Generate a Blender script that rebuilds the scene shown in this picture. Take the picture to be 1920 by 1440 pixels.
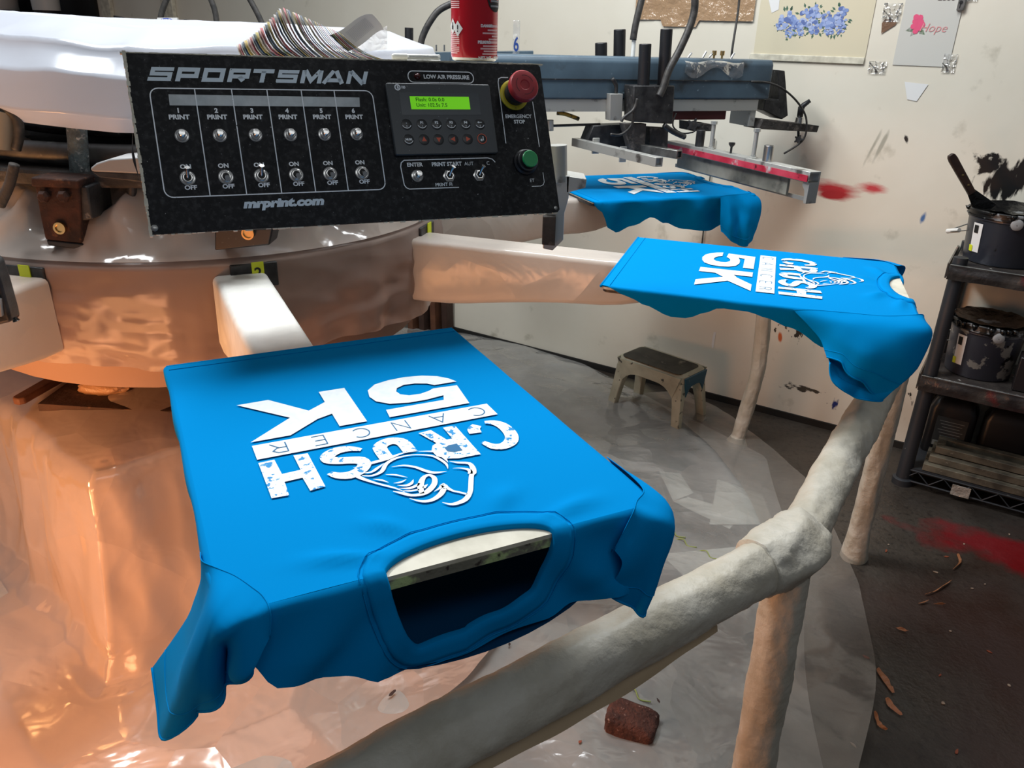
import bpy, bmesh, math, random
from mathutils import Vector as V, Matrix, noise
random.seed(7)
sc=bpy.context.scene
COL=sc.collection
for o in list(bpy.data.objects): bpy.data.objects.remove(o)
# ---------------------------------------------------------------- camera
F=1474.89; PITCH=0.41801; ROLL=0.03051; CZ=1.2558
cp,sp,cr_,sr_=math.cos(PITCH),math.sin(PITCH),math.cos(ROLL),math.sin(ROLL)
fwd=V((0,cp,-sp)); up0=V((0,sp,cp)); rt0=V((1,0,0))
right=rt0*cr_+up0*sr_; up=-rt0*sr_+up0*cr_
cam=bpy.data.cameras.new('camera'); camo=bpy.data.objects.new('camera',cam); COL.objects.link(camo)
M=Matrix.Identity(4)
for i in range(3): M[i][0]=right[i];M[i][1]=up[i];M[i][2]=-fwd[i]
M[2][3]=CZ
camo.matrix_world=M; cam.sensor_width=36; cam.lens=F/1920*36; cam.clip_start=.02
sc.camera=camo
# ---------------------------------------------------------------- world, lights, exposure
sc.view_settings.view_transform='Standard'; sc.view_settings.look='None'
sc.view_settings.exposure=0.0; sc.view_settings.gamma=1; sc.view_settings.use_curve_mapping=False
w=bpy.data.worlds.new('world'); sc.world=w; w.use_nodes=True
w.node_tree.nodes['Background'].inputs[0].default_value=(.80,.88,1,1); w.node_tree.nodes['Background'].inputs[1].default_value=.10
def area(name,loc,target,sx,sy,power,col,spread=math.pi):
    l=bpy.data.lights.new(name,'AREA'); l.shape='RECTANGLE'; l.size=sx; l.size_y=sy; l.energy=power; l.color=col; l.spread=spread
    o=bpy.data.objects.new(name,l); COL.objects.link(o); o.location=loc
    o.rotation_euler=(V(target)-V(loc)).to_track_quat('-Z','Y').to_euler(); return o
area('fluorescent_light_left',(-1.15,1.75,2.6),(-.2,1.4,.6),1.3,.3,50,(.95,.98,1.0))
area('fluorescent_light_rear',(0.15,1.95,2.5),(0.2,1.3,.8),1.2,.3,36,(.93,.97,1.0))
area('fill_light_front',(0.9,-.5,2.7),(0.5,1.2,0.6),2.4,.35,7,(.93,.97,1.0))  # weak fill added on the camera side, no ceiling fitting
area('flash_heater_light',(-1.02,.74,.30),(-.80,1.35,.36),.45,.35,4.3,(1,.43,.17))
area('orange_fill_low',(-.80,.38,.40),(-.35,1.25,.0),.35,.25,4.5,(1,.43,.20))  # extra orange lamp added to brighten the floor film at lower left
area('flash_heater_glow',(-1.30,.95,.62),(-.85,1.35,.76),.3,.12,5,(1,.46,.16))
# ---------------------------------------------------------------- helpers
def ray(u,v):
    return (right*((u-960)/F)+up*((720-v)/F)+fwd).normalized()
C0=V((0,0,CZ))
def onpl(u,v,p,n):
    d=ray(u,v);n=V(n);return C0+d*((V(p)-C0).dot(n)/d.dot(n))
def onz(u,v,z): return onpl(u,v,(0,0,z),(0,0,1))
def ony(u,v,y): return onpl(u,v,(0,y,0),(0,1,0))
CEN=V((-.7656,1.9174,0))
WP=V((-.24,3.38,0)); WD=V((.84650,-.53239,0)); WN=V((-.53239,-.84650,0))   # wall line, direction, normal into the room
def wall(s,z,off=0): return WP+WD*s+WN*off+V((0,0,z))
MW=Matrix.Translation(WP)@Matrix(((WD.x,-WN.x,0,0),(WD.y,-WN.y,0,0),(0,0,1,0),(0,0,0,1)))  # local x along wall, y into wall, z up
def frameM(o,X,Y,Z=(0,0,1)):
    m=Matrix.Identity(4);X,Y,Z=V(X),V(Y),V(Z)
    for i in range(3): m[i][0]=X[i];m[i][1]=Y[i];m[i][2]=Z[i];m[i][3]=o[i]
    return m
PL=[(-0.27119165,1.02598858,-1.10715139),(0.21287576,1.5535882,-0.30118466),(0.13372132,2.32912064,0.36929315)]
PM=[]
for a,b,t in PL:
    d=V((math.cos(t),math.sin(t),0)); PM.append(frameM((a,b,.85),(d.y,-d.x,0),d))
def tri(*a): return a
class B:
    def __init__(s,M=None): s.v=[];s.f=[];s.M=M or Matrix.Identity(4);s.mi=[];s.cur=0
    def add(s,vs,fs):
        n=len(s.v); s.v+=[tuple(s.M@V(p)) for p in vs]; s.f+=[tuple(i+n for i in f) for f in fs]; s.mi+=[s.cur]*len(fs); return s
    def box(s,c,d,R=None):
        c=V(c);h=V(d)/2;vs=[]
        for z in(-1,1):
            for y in(-1,1):
                for x in(-1,1):
                    p=V((x*h.x,y*h.y,z*h.z)); vs.append(c+(R@p if R else p))
        return s.add(vs,[(0,2,3,1),(4,5,7,6),(0,1,5,4),(2,6,7,3),(0,4,6,2),(1,3,7,5)])
    def loft(s,rings,closed=True,cap=True):
        n=len(rings[0]);vs=[p for r in rings for p in r];fs=[]
        for i in range(len(rings)-1):
            for j in range(n if closed else n-1):
                k=(j+1)%n; fs.append((i*n+j,i*n+k,(i+1)*n+k,(i+1)*n+j))
        if cap and closed: fs+=[tuple(range(n))[::-1],tuple(range((len(rings)-1)*n,len(rings)*n))]
        return s.add(vs,fs)
    def tube(s,pts,r,n=12,cap=True,flat=1):
        pts=[V(p) for p in pts];rr=r if isinstance(r,(list,tuple)) else [r]*len(pts);rings=[];pn=None
        for i,p in enumerate(pts):
            t=(pts[min(i+1,len(pts)-1)]-pts[max(i-1,0)]).normalized()
            if pn is None:
                a=V((0,0,1)) if abs(t.z)<.9 else V((1,0,0)); pn=a.cross(t).normalized()
            pn=(pn-t*pn.dot(t)).normalized(); b=t.cross(pn)
            rings.append([p+(pn*math.cos(q)+b*math.sin(q)*flat)*rr[i] for q in [2*math.pi*j/n for j in range(n)]])
        return s.loft(rings,True,cap)
    def cyl(s,a,b,r,r2=None,n=20): return s.tube([a,b],[r,r if r2 is None else r2],n)
    def lathe(s,c,prof,n=28,axis=None):
        c=V(c);rings=[]
        R=V(axis).to_track_quat('Z','Y').to_matrix() if axis else Matrix.Identity(3)
        for r,z in prof: rings.append([c+R@V((r*math.cos(2*math.pi*j/n),r*math.sin(2*math.pi*j/n),z)) for j in range(n)])
        return s.loft(rings,True,True)
    def prism(s,poly,z0,z1,ax=None):
        n=len(poly);f=ax or (lambda x,y,z:(x,y,z))
        vs=[f(x,y,z0) for x,y in poly]+[f(x,y,z1) for x,y in poly]
        return s.add(vs,[tuple(range(n))[::-1],tuple(range(n,2*n))]+[(i,(i+1)%n,n+(i+1)%n,n+i) for i in range(n)])
    def flat(s,poly,z=0,ax=None):
        f=ax or (lambda x,y,z:(x,y,z)); return s.add([f(x,y,z) for x,y in poly],[tuple(range(len(poly)))])
    def grid(s,nu,nv,fn,wrap=False):
        vs=[fn(i/(nu if wrap else nu-1),j/(nv-1)) for i in range(nu) for j in range(nv)];fs=[]
        for i in range(nu if wrap else nu-1):
            for j in range(nv-1):
                a=i*nv+j;b=((i+1)%nu)*nv+j; fs.append((a,b,b+1,a+1))
        return s.add(vs,fs)
    def stroke(s,pts,w,z=0,ax=None,closed=False):
        # a flat band with mitred corners; w number or list
        f=ax or (lambda x,y,z:(x,y,z)); P=[V((p[0],p[1])) for p in pts];n=len(P);ws=w if isinstance(w,(list,tuple)) else [w]*n;L=[];Rr=[]
        for i in range(n):
            a=P[i-1] if (i>0 or closed) else None; c=P[(i+1)%n] if (i<n-1 or closed) else None
            d1=(P[i]-a).normalized() if a is not None else None; d2=(c-P[i]).normalized() if c is not None else None
            if d1 is None:d1=d2
            if d2 is None:d2=d1
            n1=V((-d1.y,d1.x));n2=V((-d2.y,d2.x));m=(n1+n2)
            if m.length<1e-4:m=n1
            m.normalize();k=1/max(.45,m.dot(n1)); L.append(P[i]+m*ws[i]/2*k);Rr.append(P[i]-m*ws[i]/2*k)
        vs=[f(p.x,p.y,z) for p in L]+[f(p.x,p.y,z) for p in Rr]
        return s.add(vs,[(n+i,n+(i+1)%n,(i+1)%n,i) for i in range(n if closed else n-1)])
    def out(s,name,m,parent=None,smooth=35,bev=0,sub=0,solid=0,weld=False):
        me=bpy.data.meshes.new(name); me.from_pydata(s.v,[],s.f); me.validate()
        ms=m if isinstance(m,(list,tuple)) else [m]
        for q in ms: me.materials.append(q)
        if len(ms)>1 and len(me.polygons)==len(s.mi):
            for p,i in zip(me.polygons,s.mi): p.material_index=i
        bm=bmesh.new(); bm.from_mesh(me)
        if weld: bmesh.ops.remove_doubles(bm,verts=bm.verts,dist=1e-5)
        if not weld or solid: bmesh.ops.recalc_face_normals(bm,faces=bm.faces)
        bm.to_mesh(me); bm.free()
        cs=[V(c) for c in zip(*[(min(q),max(q)) for q in zip(*[v.co for v in me.vertices])])]
        c=(cs[0]+cs[1])/2; c.z=cs[0].z
        me.transform(Matrix.Translation(-c))
        if smooth:
            me.polygons.foreach_set('use_smooth',[True]*len(me.polygons))
            if smooth<180: me.set_sharp_from_angle(angle=math.radians(smooth))
        o=bpy.data.objects.new(name,me); COL.objects.link(o); o.location=c
        if parent:
            o.parent=parent; o.matrix_parent_inverse=parent.matrix_basis.inverted()
        if bev:
            q=o.modifiers.new('bevel','BEVEL');q.width=bev;q.segments=2;q.limit_method='ANGLE'
        if solid:
            q=o.modifiers.new('solid','SOLIDIFY');q.thickness=solid;q.offset=-1
        if sub:
            q=o.modifiers.new('sub','SUBSURF');q.levels=q.render_levels=sub
        return o
def tag(o,label,cat=None,group=None,kind=None):
    if label:o['label']=label
    if cat:o['category']=cat
    if group:o['group']=group
    if kind:o['kind']=kind
    return o
def thing(name,loc,label,cat,group=None):
    o=bpy.data.objects.new(name,None);COL.objects.link(o);o.location=loc;o.empty_display_size=.05
    return tag(o,label,cat,group)
def text(b,s,x,y,size,M,bold=0,shear=0,sx=1,align='CENTER',z=.0004,sp=1):
    cu=bpy.data.curves.new('t','FONT');cu.body=s;cu.size=size;cu.align_x=align;cu.align_y='CENTER';cu.offset=bold;cu.shear=shear;cu.space_character=sp;cu.resolution_u=3
    o=bpy.data.objects.new('t',cu);COL.objects.link(o)
    bpy.context.view_layer.update()
    me=bpy.data.meshes.new_from_object(o.evaluated_get(bpy.context.evaluated_depsgraph_get()))
    old=b.M;b.M=M; b.add([(x+v.co.x*sx,y+v.co.y,z) for v in me.vertices],[tuple(p.vertices) for p in me.polygons]);b.M=old
    bpy.data.objects.remove(o);bpy.data.curves.remove(cu);bpy.data.meshes.remove(me)
def spl(pts,n):
    # catmull-rom through pts, n samples per span
    P=[V(p) for p in pts];out=[]
    for i in range(len(P)-1):
        a=P[max(i-1,0)];b=P[i];c=P[i+1];d=P[min(i+2,len(P)-1)]
        for k in range(n):
            t=k/n; out.append(.5*((2*b)+(c-a)*t+(2*a-5*b+4*c-d)*t*t+(3*b-a-3*c+d)*t**3))
    out.append(P[-1]);return out
def lerpk(keys,x):
    if x<=keys[0][0]:return keys[0][1]
    for (a,b),(c,d) in zip(keys,keys[1:]):
        if x<=c:
            t=(x-a)/(c-a);t=t*t*(3-2*t);return b+(d-b)*t
    return keys[-1][1]
def N(p,s=1,seed=0): return noise.noise(V(p)*s+V((seed*7.3,seed*3.1,seed*1.7)))
def vor(p): return noise.voronoi(V(p))[0][0]
def ridge(p,s=1,seed=0):
    return sum((1-2*abs(N(p,s*k,seed+k)))*a for k,a in((1,.6),(2.1,.3),(4.3,.15)))
# ---------------------------------------------------------------- materials
def nt(name):
    m=bpy.data.materials.new(name);m.use_nodes=True;t=m.node_tree
    return m,t,t.nodes['Principled BSDF'],t.nodes.new,t.links.new
def rgb(*c): 
    return tuple(((x/255)/12.92 if x/255<.04045 else ((x/255+.055)/1.055)**2.4) for x in c)+(1,)
def mix(t,fac,a,b):
    n=t.nodes.new('ShaderNodeMix');n.data_type='RGBA'
    for i,q in((0,fac),(6,a),(7,b)):
        if isinstance(q,(tuple,float,int)): n.inputs[i].default_value=q
        else: t.links.new(q,n.inputs[i])
    return n.outputs[2]
def noisef(t,scale,detail=5,lo=.4,hi=.6,vec=None,stretch=None,dist=0,rough=.55,kind='Object'):
    if vec is None:
        vec=t.nodes.new('ShaderNodeTexCoord').outputs[kind]
    if stretch:
        mp=t.nodes.new('ShaderNodeMapping');mp.inputs['Scale'].default_value=stretch;t.links.new(vec,mp.inputs[0]);vec=mp.outputs[0]
    n=t.nodes.new('ShaderNodeTexNoise');n.inputs['Scale'].default_value=scale;n.inputs['Detail'].default_value=detail;n.inputs['Roughness'].default_value=rough;n.inputs['Distortion'].default_value=dist
    t.links.new(vec,n.inputs['Vector'])
    r=t.nodes.new('ShaderNodeMapRange');r.inputs[1].default_value=lo;r.inputs[2].default_value=hi;t.links.new(n.outputs[0],r.inputs[0]);return r.outputs[0]
def bump(t,bs,h,strength,dist=.01,prev=None):
    n=t.nodes.new('ShaderNodeBump');n.inputs['Strength'].default_value=strength;n.inputs['Distance'].default_value=dist
    t.links.new(h,n.inputs['Height'])
    if prev is not None:t.links.new(prev,n.inputs['Normal'])
    if bs is not None: t.links.new(n.outputs[0],bs.inputs['Normal'])
    return n.outputs[0]
def mat(name,col,rough=.5,metal=0,var=None,spots=(),bp=None,coat=0,spec=.5,sheen=0):
    """spots: list of (colour, scale, lo, hi[,stretch]) layered over the base"""
    m,t,bs,new,link=nt(name); c=col
    bs.inputs['Roughness'].default_value=rough;bs.inputs['Metallic'].default_value=metal;bs.inputs['Coat Weight'].default_value=coat;bs.inputs['Specular IOR Level'].default_value=spec;bs.inputs['Sheen Weight'].default_value=sheen
    if var: c=mix(t,noisef(t,var[1],4,.35,.65),col,var[0])
    for q in spots: c=mix(t,noisef(t,q[1],6,q[2],q[3],stretch=q[4] if len(q)>4 else None),c,q[0])
    if isinstance(c,tuple): bs.inputs['Base Color'].default_value=c
    else: link(c,bs.inputs['Base Color'])
    if bp: bump(t,bs,noisef(t,bp[0],5,0,1),bp[1],bp[2] if len(bp)>2 else .005)
    return m
def film(name,col,opac,rough=.14,gl=.35,bscale=9,bstr=.5,trans=.5,var=.25):
    m=bpy.data.materials.new(name);m.use_nodes=True;t=m.node_tree;t.nodes.clear();new=t.nodes.new;L=t.links.new
    out=new('ShaderNodeOutputMaterial')
    nf=noisef(t,bscale,3,0,1,dist=.8); b=bump(t,None,nf,bstr*.5,.02)
    tc=new('ShaderNodeTexCoord');wn=new('ShaderNodeTexNoise');wn.inputs['Scale'].default_value=bscale*.8;wn.inputs['Detail'].default_value=2;L(tc.outputs['Object'],wn.inputs['Vector'])
    ad=new('ShaderNodeMixRGB');ad.blend_type='ADD';ad.inputs[0].default_value=.12;L(tc.outputs['Object'],ad.inputs[1]);L(wn.outputs['Color'],ad.inputs[2])
    vo=new('ShaderNodeTexVoronoi');vo.inputs['Scale'].default_value=bscale*1.3;L(ad.outputs[0],vo.inputs['Vector']);b=bump(t,None,vo.outputs['Distance'],bstr*.55,.03,b)
    n2=noisef(t,bscale*3.3,2,0,1,dist=1.0); b=bump(t,None,n2,bstr*.25,.008,b)
    df=new('ShaderNodeBsdfDiffuse');tl=new('ShaderNodeBsdfTranslucent');tp=new('ShaderNodeBsdfTransparent');g=new('ShaderNodeBsdfGlossy')
    for q in(df,tl): q.inputs['Color'].default_value=col
    for q in(df,tl,g): L(b,q.inputs['Normal'])
    g.inputs['Roughness'].default_value=rough; g.inputs['Color'].default_value=(1,1,1,1)
    m1=new('ShaderNodeMixShader');m1.inputs[0].default_value=trans;L(df.outputs[0],m1.inputs[1]);L(tl.outputs[0],m1.inputs[2])
    m2=new('ShaderNodeMixShader');L(tp.outputs[0],m2.inputs[1]);L(m1.outputs[0],m2.inputs[2])
    o=noisef(t,bscale*.6,4,.3,.7);mr=new('ShaderNodeMapRange');L(o,mr.inputs[0]);mr.inputs[3].default_value=max(0,opac-var/2);mr.inputs[4].default_value=min(1,opac+var/2);L(mr.outputs[0],m2.inputs[0])
    fr=new('ShaderNodeFresnel');fr.inputs[0].default_value=1.5;L(b,fr.inputs['Normal'])
    k=new('ShaderNodeMath');k.operation='MULTIPLY';k.inputs[1].default_value=gl*3;k.use_clamp=True;L(fr.outputs[0],k.inputs[0]);k2=new('ShaderNodeMath');k2.operation='MINIMUM';k2.inputs[1].default_value=gl*1.0;L(k.outputs[0],k2.inputs[0]);k=k2
    m3=new('ShaderNodeMixShader');L(k.outputs[0],m3.inputs[0]);L(m2.outputs[0],m3.inputs[1]);L(g.outputs[0],m3.inputs[2]);L(m3.outputs[0],out.inputs[0])
    return m
BLUE=(0,.225,.56,1)
def clothmat():
    m,t,bs,new,link=nt('blue_jersey'); bs.inputs['Roughness'].default_value=.85;bs.inputs['Specular IOR Level'].default_value=.02;bs.inputs['Base Color'].default_value=BLUE;bs.inputs['Sheen Weight'].default_value=0
    f=noisef(t,1500,2,0,1); bump(t,bs,f,.06,.0005);return m
mblue=clothmat()
mink=mat('white_ink',(.80,.84,.85,1),.55,spec=.3,var=((.70,.76,.78,1),60))
mworn=mat('worn_white_ink',(.80,.84,.85,1),.55,spec=.3,spots=[((.004,.24,.56,1),95,.585,.60),((.12,.35,.55,1),160,.62,.64)])
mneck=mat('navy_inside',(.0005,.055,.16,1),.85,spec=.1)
msteel=mat('steel',(.42,.42,.40,1),.34,.9,var=((.2,.2,.19,1),30),bp=(80,.15,.002))
mchrome=mat('chrome',(.60,.59,.57,1),.26,1)
malu=mat('aluminium',(.50,.50,.47,1),.42,.55,spots=[((.12,.11,.10,1),22,.58,.7)],bp=(60,.12,.002))
mdark=mat('dark_machine_metal',(.018,.018,.02,1),.42,.2,var=((.05,.05,.05,1),40),spots=[((.16,.15,.14,1),70,.64,.72)],bp=(90,.3,.003))
mblackp=mat('black_plastic',(.010,.010,.012,1),.45,spots=[((.10,.10,.10,1),180,.66,.72)],bp=(120,.15,.001))
mrust=mat('rusty_steel',(.075,.028,.016,1),.8,.2,var=((.02,.010,.008,1),25),spots=[((.20,.085,.04,1),60,.6,.75)],bp=(70,.7,.006))
mdust=mat('dusty_steel',(.085,.075,.068,1),.8,.2,var=((.03,.028,.026,1),16),spots=[((.22,.19,.165,1),35,.58,.75)],bp=(120,.6,.004))
mbeam=mat('blue_grey_paint',rgb(80,100,114),.42,0,var=(rgb(64,80,92),7),spots=[(rgb(52,56,58),9,.60,.72),(rgb(120,140,150),50,.68,.72)],bp=(40,.08,.002))
mred=mat('red_stained_metal',rgb(170,22,48),.45,.1,var=(rgb(205,70,90),14),spots=[(rgb(190,190,190),18,.62,.7),(rgb(70,20,26),26,.64,.7)])
mrub=mat('rubber_hose',(.02,.02,.02,1),.5,var=((.06,.055,.05,1),60),bp=(150,.25,.002))
mcream=mat('cream_board',rgb(222,216,196),.7,var=(rgb(190,184,165),40),spots=[(rgb(90,85,75),60,.68,.74)])
mtape=mat('masking_paper',rgb(196,190,176),.5,var=(rgb(176,168,150),14),bp=(26,.5,.010))
mpwhite=mat('pallet_arm_paper',rgb(222,222,216),.45,var=(rgb(205,204,198),20),bp=(240,.06,.001))
mboard=mat('pallet_face',rgb(214,208,190),.6,var=(rgb(190,184,165),30))
mgreen=mat('green_ink_edge',rgb(120,118,104),.7,spots=[(rgb(176,196,138),40,.5,.6),(rgb(60,50,45),90,.6,.68)],bp=(90,.6,.004))
mstool=mat('paint_spotted_plastic',rgb(176,172,150),.5,var=(rgb(150,146,126),12),spots=[((.04,.04,.035,1),38,.62,.66)])
mstoptop=mat('grimy_stool_top',rgb(62,60,50),.8,var=(rgb(40,38,32),14),spots=[(rgb(110,106,92),20,.62,.7)])
mteal=mat('teal_paint_stain',rgb(20,72,92),.5,spots=[(rgb(150,150,130),60,.66,.7)])
mshelf=mat('dark_grey_shelf_post',rgb(44,46,50),.5,.1,spots=[(rgb(120,115,105),60,.68,.72)],bp=(60,.15,.002))
mshelff=mat('ink_stained_shelf_wrap',rgb(72,66,62),.3,0,var=(rgb(40,36,36),12),spots=[(rgb(96,34,34),10,.60,.7),(rgb(190,186,178),40,.69,.72)],bp=(24,.6,.01),coat=.4)
mpail=mat('dark_grey_pail',rgb(46,50,60),.35,spots=[((.004,.004,.005,1),12,.60,.62)],coat=.1)
mpail2=mat('ink_smeared_pail',rgb(48,50,60),.38,spots=[(rgb(128,128,124),16,.55,.57),((.004,.004,.005,1),13,.62,.64)])
mink_b=mat('black_ink',(.003,.003,.003,1),.22,bp=(50,.5,.01))
mlip=mat('inky_pail_rim',rgb(120,122,124),.4,spots=[((.004,.004,.004,1),22,.46,.50)])
mwhitep=mat('white_plastic',rgb(225,225,220),.4)
mwood=mat('brown_wood',(.16,.062,.028,1),.65,var=((.09,.032,.015,1),18),bp=(60,.4,.004))
mwoodd=mat('dark_stained_board',(.065,.028,.017,1),.75,var=((.028,.013,.009,1),9),spots=[((.16,.08,.045,1),28,.62,.7)],bp=(40,.6,.006))
mframew=mat('weathered_frame_wood',rgb(104,96,80),.7,var=(rgb(60,54,44),20),spots=[(rgb(150,142,124),12,.6,.7,(1,8,8))],bp=(30,.3,.004))
mhandle=mat('dark_wood_handle',(.038,.018,.011,1),.45,var=((.02,.009,.006,1),40))
mbrass=mat('brass',(.65,.45,.2,1),.3,1)
mbrick=mat('lint_covered_brick',(.12,.042,.028,1),.95,var=((.06,.022,.016,1),40),spots=[((.34,.2,.16,1),90,.62,.7)],bp=(90,1,.01))
mpaper=mat('white_paper',rgb(228,228,226),.6)
mjug=mat('black_jug',(.006,.006,.007,1),.35)
mgrey=mat('worn_grey_housing',rgb(150,150,150),.5,bp=(200,.2,.001))
myel=mat('yellow_label',rgb(214,226,40),.5)
mblk=mat('black_print',(.008,.008,.008,1),.6)
# films
mf_skirt=film('smoky_film_skirt',(.52,.40,.35,1),.88,.20,.22,3,.45,.5)
mf_base=film('base_film',(.66,.52,.44,1),.93,.13,.30,4,.8,.3,.2)
mf_floor=film('floor_film',(.62,.61,.58,1),.56,.15,.42,6,.8,.3,.35)
mf_arm=film('arm_film',(.68,.61,.54,1),.95,.2,.24,5,.45,.3,.1)
mf_clear=film('clear_film',(.72,.72,.72,1),.22,.10,.5,12,.7,.3)
mf_head=film('white_cover_film',(.66,.69,.76,1),.97,.17,.30,3,.22,.35,.05)
# wall with its stains
def blob(t,P,cx,cy,rx,ry,scale,stretch,lo,hi,ax=(0,2),rot=0):
    """mask of a stain: ellipse falloff times stretched noise"""
    mp=t.nodes.new('ShaderNodeMapping');mp.vector_type='TEXTURE';l=[0,0,0];l[ax[0]]=cx;l[ax[1]]=cy;mp.inputs['Location'].default_value=l
    s=[1,1,1];s[ax[0]]=rx;s[ax[1]]=ry;s[3-ax[0]-ax[1]]=1000;mp.inputs['Scale'].default_value=s
    if rot: r=[0,0,0];r[3-ax[0]-ax[1]]=rot;mp.inputs['Rotation'].default_value=r
    t.links.new(P,mp.inputs[0])
    ln=t.nodes.new('ShaderNodeVectorMath');ln.operation='LENGTH';t.links.new(mp.outputs[0],ln.inputs[0])
    f=t.nodes.new('ShaderNodeMapRange');f.inputs[1].default_value=0;f.inputs[2].default_value=1;f.inputs[3].default_value=.62;f.inputs[4].default_value=0;t.links.new(ln.outputs[1],f.inputs[0])
    n=noisef(t,scale,5,0,1,vec=P,stretch=stretch)
    a=t.nodes.new('ShaderNodeMath');a.operation='ADD';t.links.new(f.outputs[0],a.inputs[0]);t.links.new(n,a.inputs[1])
    g=t.nodes.new('ShaderNodeMapRange');g.inputs[1].default_value=lo;g.inputs[2].default_value=hi;t.links.new(a.outputs[0],g.inputs[0])
    # clip outside the ellipse
    c=t.nodes.new('ShaderNodeMath');c.operation='LESS_THAN';c.inputs[1].default_value=1.0;t.links.new(ln.outputs[1],c.inputs[0])
    k=t.nodes.new('ShaderNodeMath');k.operation='MULTIPLY';t.links.new(g.outputs[0],k.inputs[0]);t.links.new(c.outputs[0],k.inputs[1]);return k.outputs[0]
def wallmat():
    m,t,bs,new,link=nt('painted_wall'); bs.inputs['Roughness'].default_value=.42
    P=new('ShaderNodeTexCoord').outputs['Object']
    c=mix(t,noisef(t,2.2,5,.3,.7,vec=P),rgb(232,226,210),rgb(222,214,196))
    c=mix(t,noisef(t,9,6,.62,.8,vec=P),c,rgb(168,160,140))
    for (u,z,rx,rz,sc_,st,lo,hi,colr,rot) in [
        (1.50,.825,.13,.05,22,(.22,1,1),.66,.92,rgb(176,26,44),.1),(1.485,.81,.09,.035,26,(.2,1,1),.72,.92,rgb(160,10,34),.1),(1.60,.845,.08,.03,26,(.25,1,1),.68,.95,rgb(196,60,70),0),
        (1.95,.91,.13,.11,34,(1,1,.3),.80,.88,(.006,.006,.006,1),-.5),(1.90,.95,.08,.06,44,(.6,1,.6),.84,.92,(.006,.006,.006,1),.6),
        (1.762,.772,.016,.045,20,(1,1,.3),.80,.95,rgb(70,110,160),.15),(1.402,.30,.014,.035,20,(1,1,.2),.78,.95,rgb(196,92,40),-.2),
        (1.63,.10,.035,.06,30,(1,1,.4),.92,1.0,rgb(18,40,110),0),(1.5,.12,.35,.09,24,(.5,1,1),1.02,1.06,rgb(60,56,48),0),(1.75,.20,.35,.2,34,(1,1,.4),1.03,1.06,rgb(30,28,26),.5),
        (1.45,.35,.30,.25,40,(1,1,.5),1.08,1.1,rgb(40,38,34),.4),(2.05,.28,.22,.14,16,(1,1,1),.92,.95,(.005,.005,.006,1),.3),(2.0,.37,.12,.05,14,(1,1,1),.9,1.0,rgb(26,38,100),0),
        (1.575,.96,.012,.10,18,(1,1,.3),.80,1.0,rgb(170,166,150),.28),(1.60,.97,.012,.09,18,(1,1,.3),.80,1.0,rgb(172,168,152),.28),(1.43,.86,.05,.012,60,(.5,1,1),.95,1.0,rgb(60,58,52),-.3),(1.665,1.0,.012,.02,30,(1,1,1),.75,.9,rgb(40,38,36),-.5)]:
        c=mix(t,blob(t,P,u,z,rx,rz,sc_,st,lo,hi,rot=rot),c,colr)
    link(c,bs.inputs['Base Color']); bump(t,bs,noisef(t,3,4,0,1,vec=P),.12,.03);return m
def floormat():
    m,t,bs,new,link=nt('stained_concrete_floor')
    P=new('ShaderNodeTexCoord').outputs['Object']
    c=mix(t,noisef(t,1.6,6,.35,.65,vec=P),rgb(46,40,35),rgb(70,62,54))
    c=mix(t,noisef(t,60,6,.52,.7,vec=P),c,rgb(38,32,28))
    c=mix(t,blob(t,P,1.35,1.0,.85,1.0,3,(1,1,1),.55,.9,ax=(0,1)),c,rgb(54,33,26))
    c=mix(t,blob(t,P,1.42,1.76,.44,.13,7,(1,1,1),.64,.86,ax=(0,1),rot=-.5),c,rgb(110,12,18))
    c=mix(t,blob(t,P,.35,2.85,.4,.14,5,(1,1,1),.7,.9,ax=(0,1),rot=-.5),c,rgb(104,98,80))
    link(c,bs.inputs['Base Color'])
    r=new('ShaderNodeMapRange');r.inputs[3].default_value=.28;r.inputs[4].default_value=.65;link(noisef(t,5,4,.35,.65,vec=P),r.inputs[0]);link(r.outputs[0],bs.inputs['Roughness'])
    b=bump(t,bs,noisef(t,25,8,0,1,vec=P),.25,.01);bump(t,bs,noisef(t,110,5,0,1,vec=P),.3,.004,b)
    return m
# ================================================================ SETTING
def struct(name,b,m,**k): 
    o=b.out(name,m,**k);o['kind']='structure';return o
def keep_origin(o,org):   # put the object's origin at org with no change of shape
    d=V(org)-o.location;o.data.transform(Matrix.Translation(-d));o.location=V(org)
fl=struct('floor',B().box((0,1.9,-.05),(9,8,.1)),floormat(),smooth=0);keep_origin(fl,(0,0,0))
# back wall: local frame at WP
me=B().box((-1.0,.06,1.4),(7.4,.12,2.8))
wl=struct('wall_back',me,wallmat(),smooth=0);wl.data.transform(Matrix.Translation(wl.location));wl.matrix_world=MW
# door trim far left and the wall's own stub
bt=B(MW);bt.box((-1.80,-.012,1.4),(.09,.024,2.8));struct('trim_1',bt,mcream,bev=.004)
bt=B(MW);bt.box((-2.32,-.012,1.4),(.08,.024,2.8));struct('trim_2',bt,mcream,bev=.004)
bt=B(MW);bt.box((1.2,-.004,.012),(2.5,.008,.024));struct('baseboard_back',bt,mat('grimy_wall_foot',rgb(24,22,19),.8),smooth=0)

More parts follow.
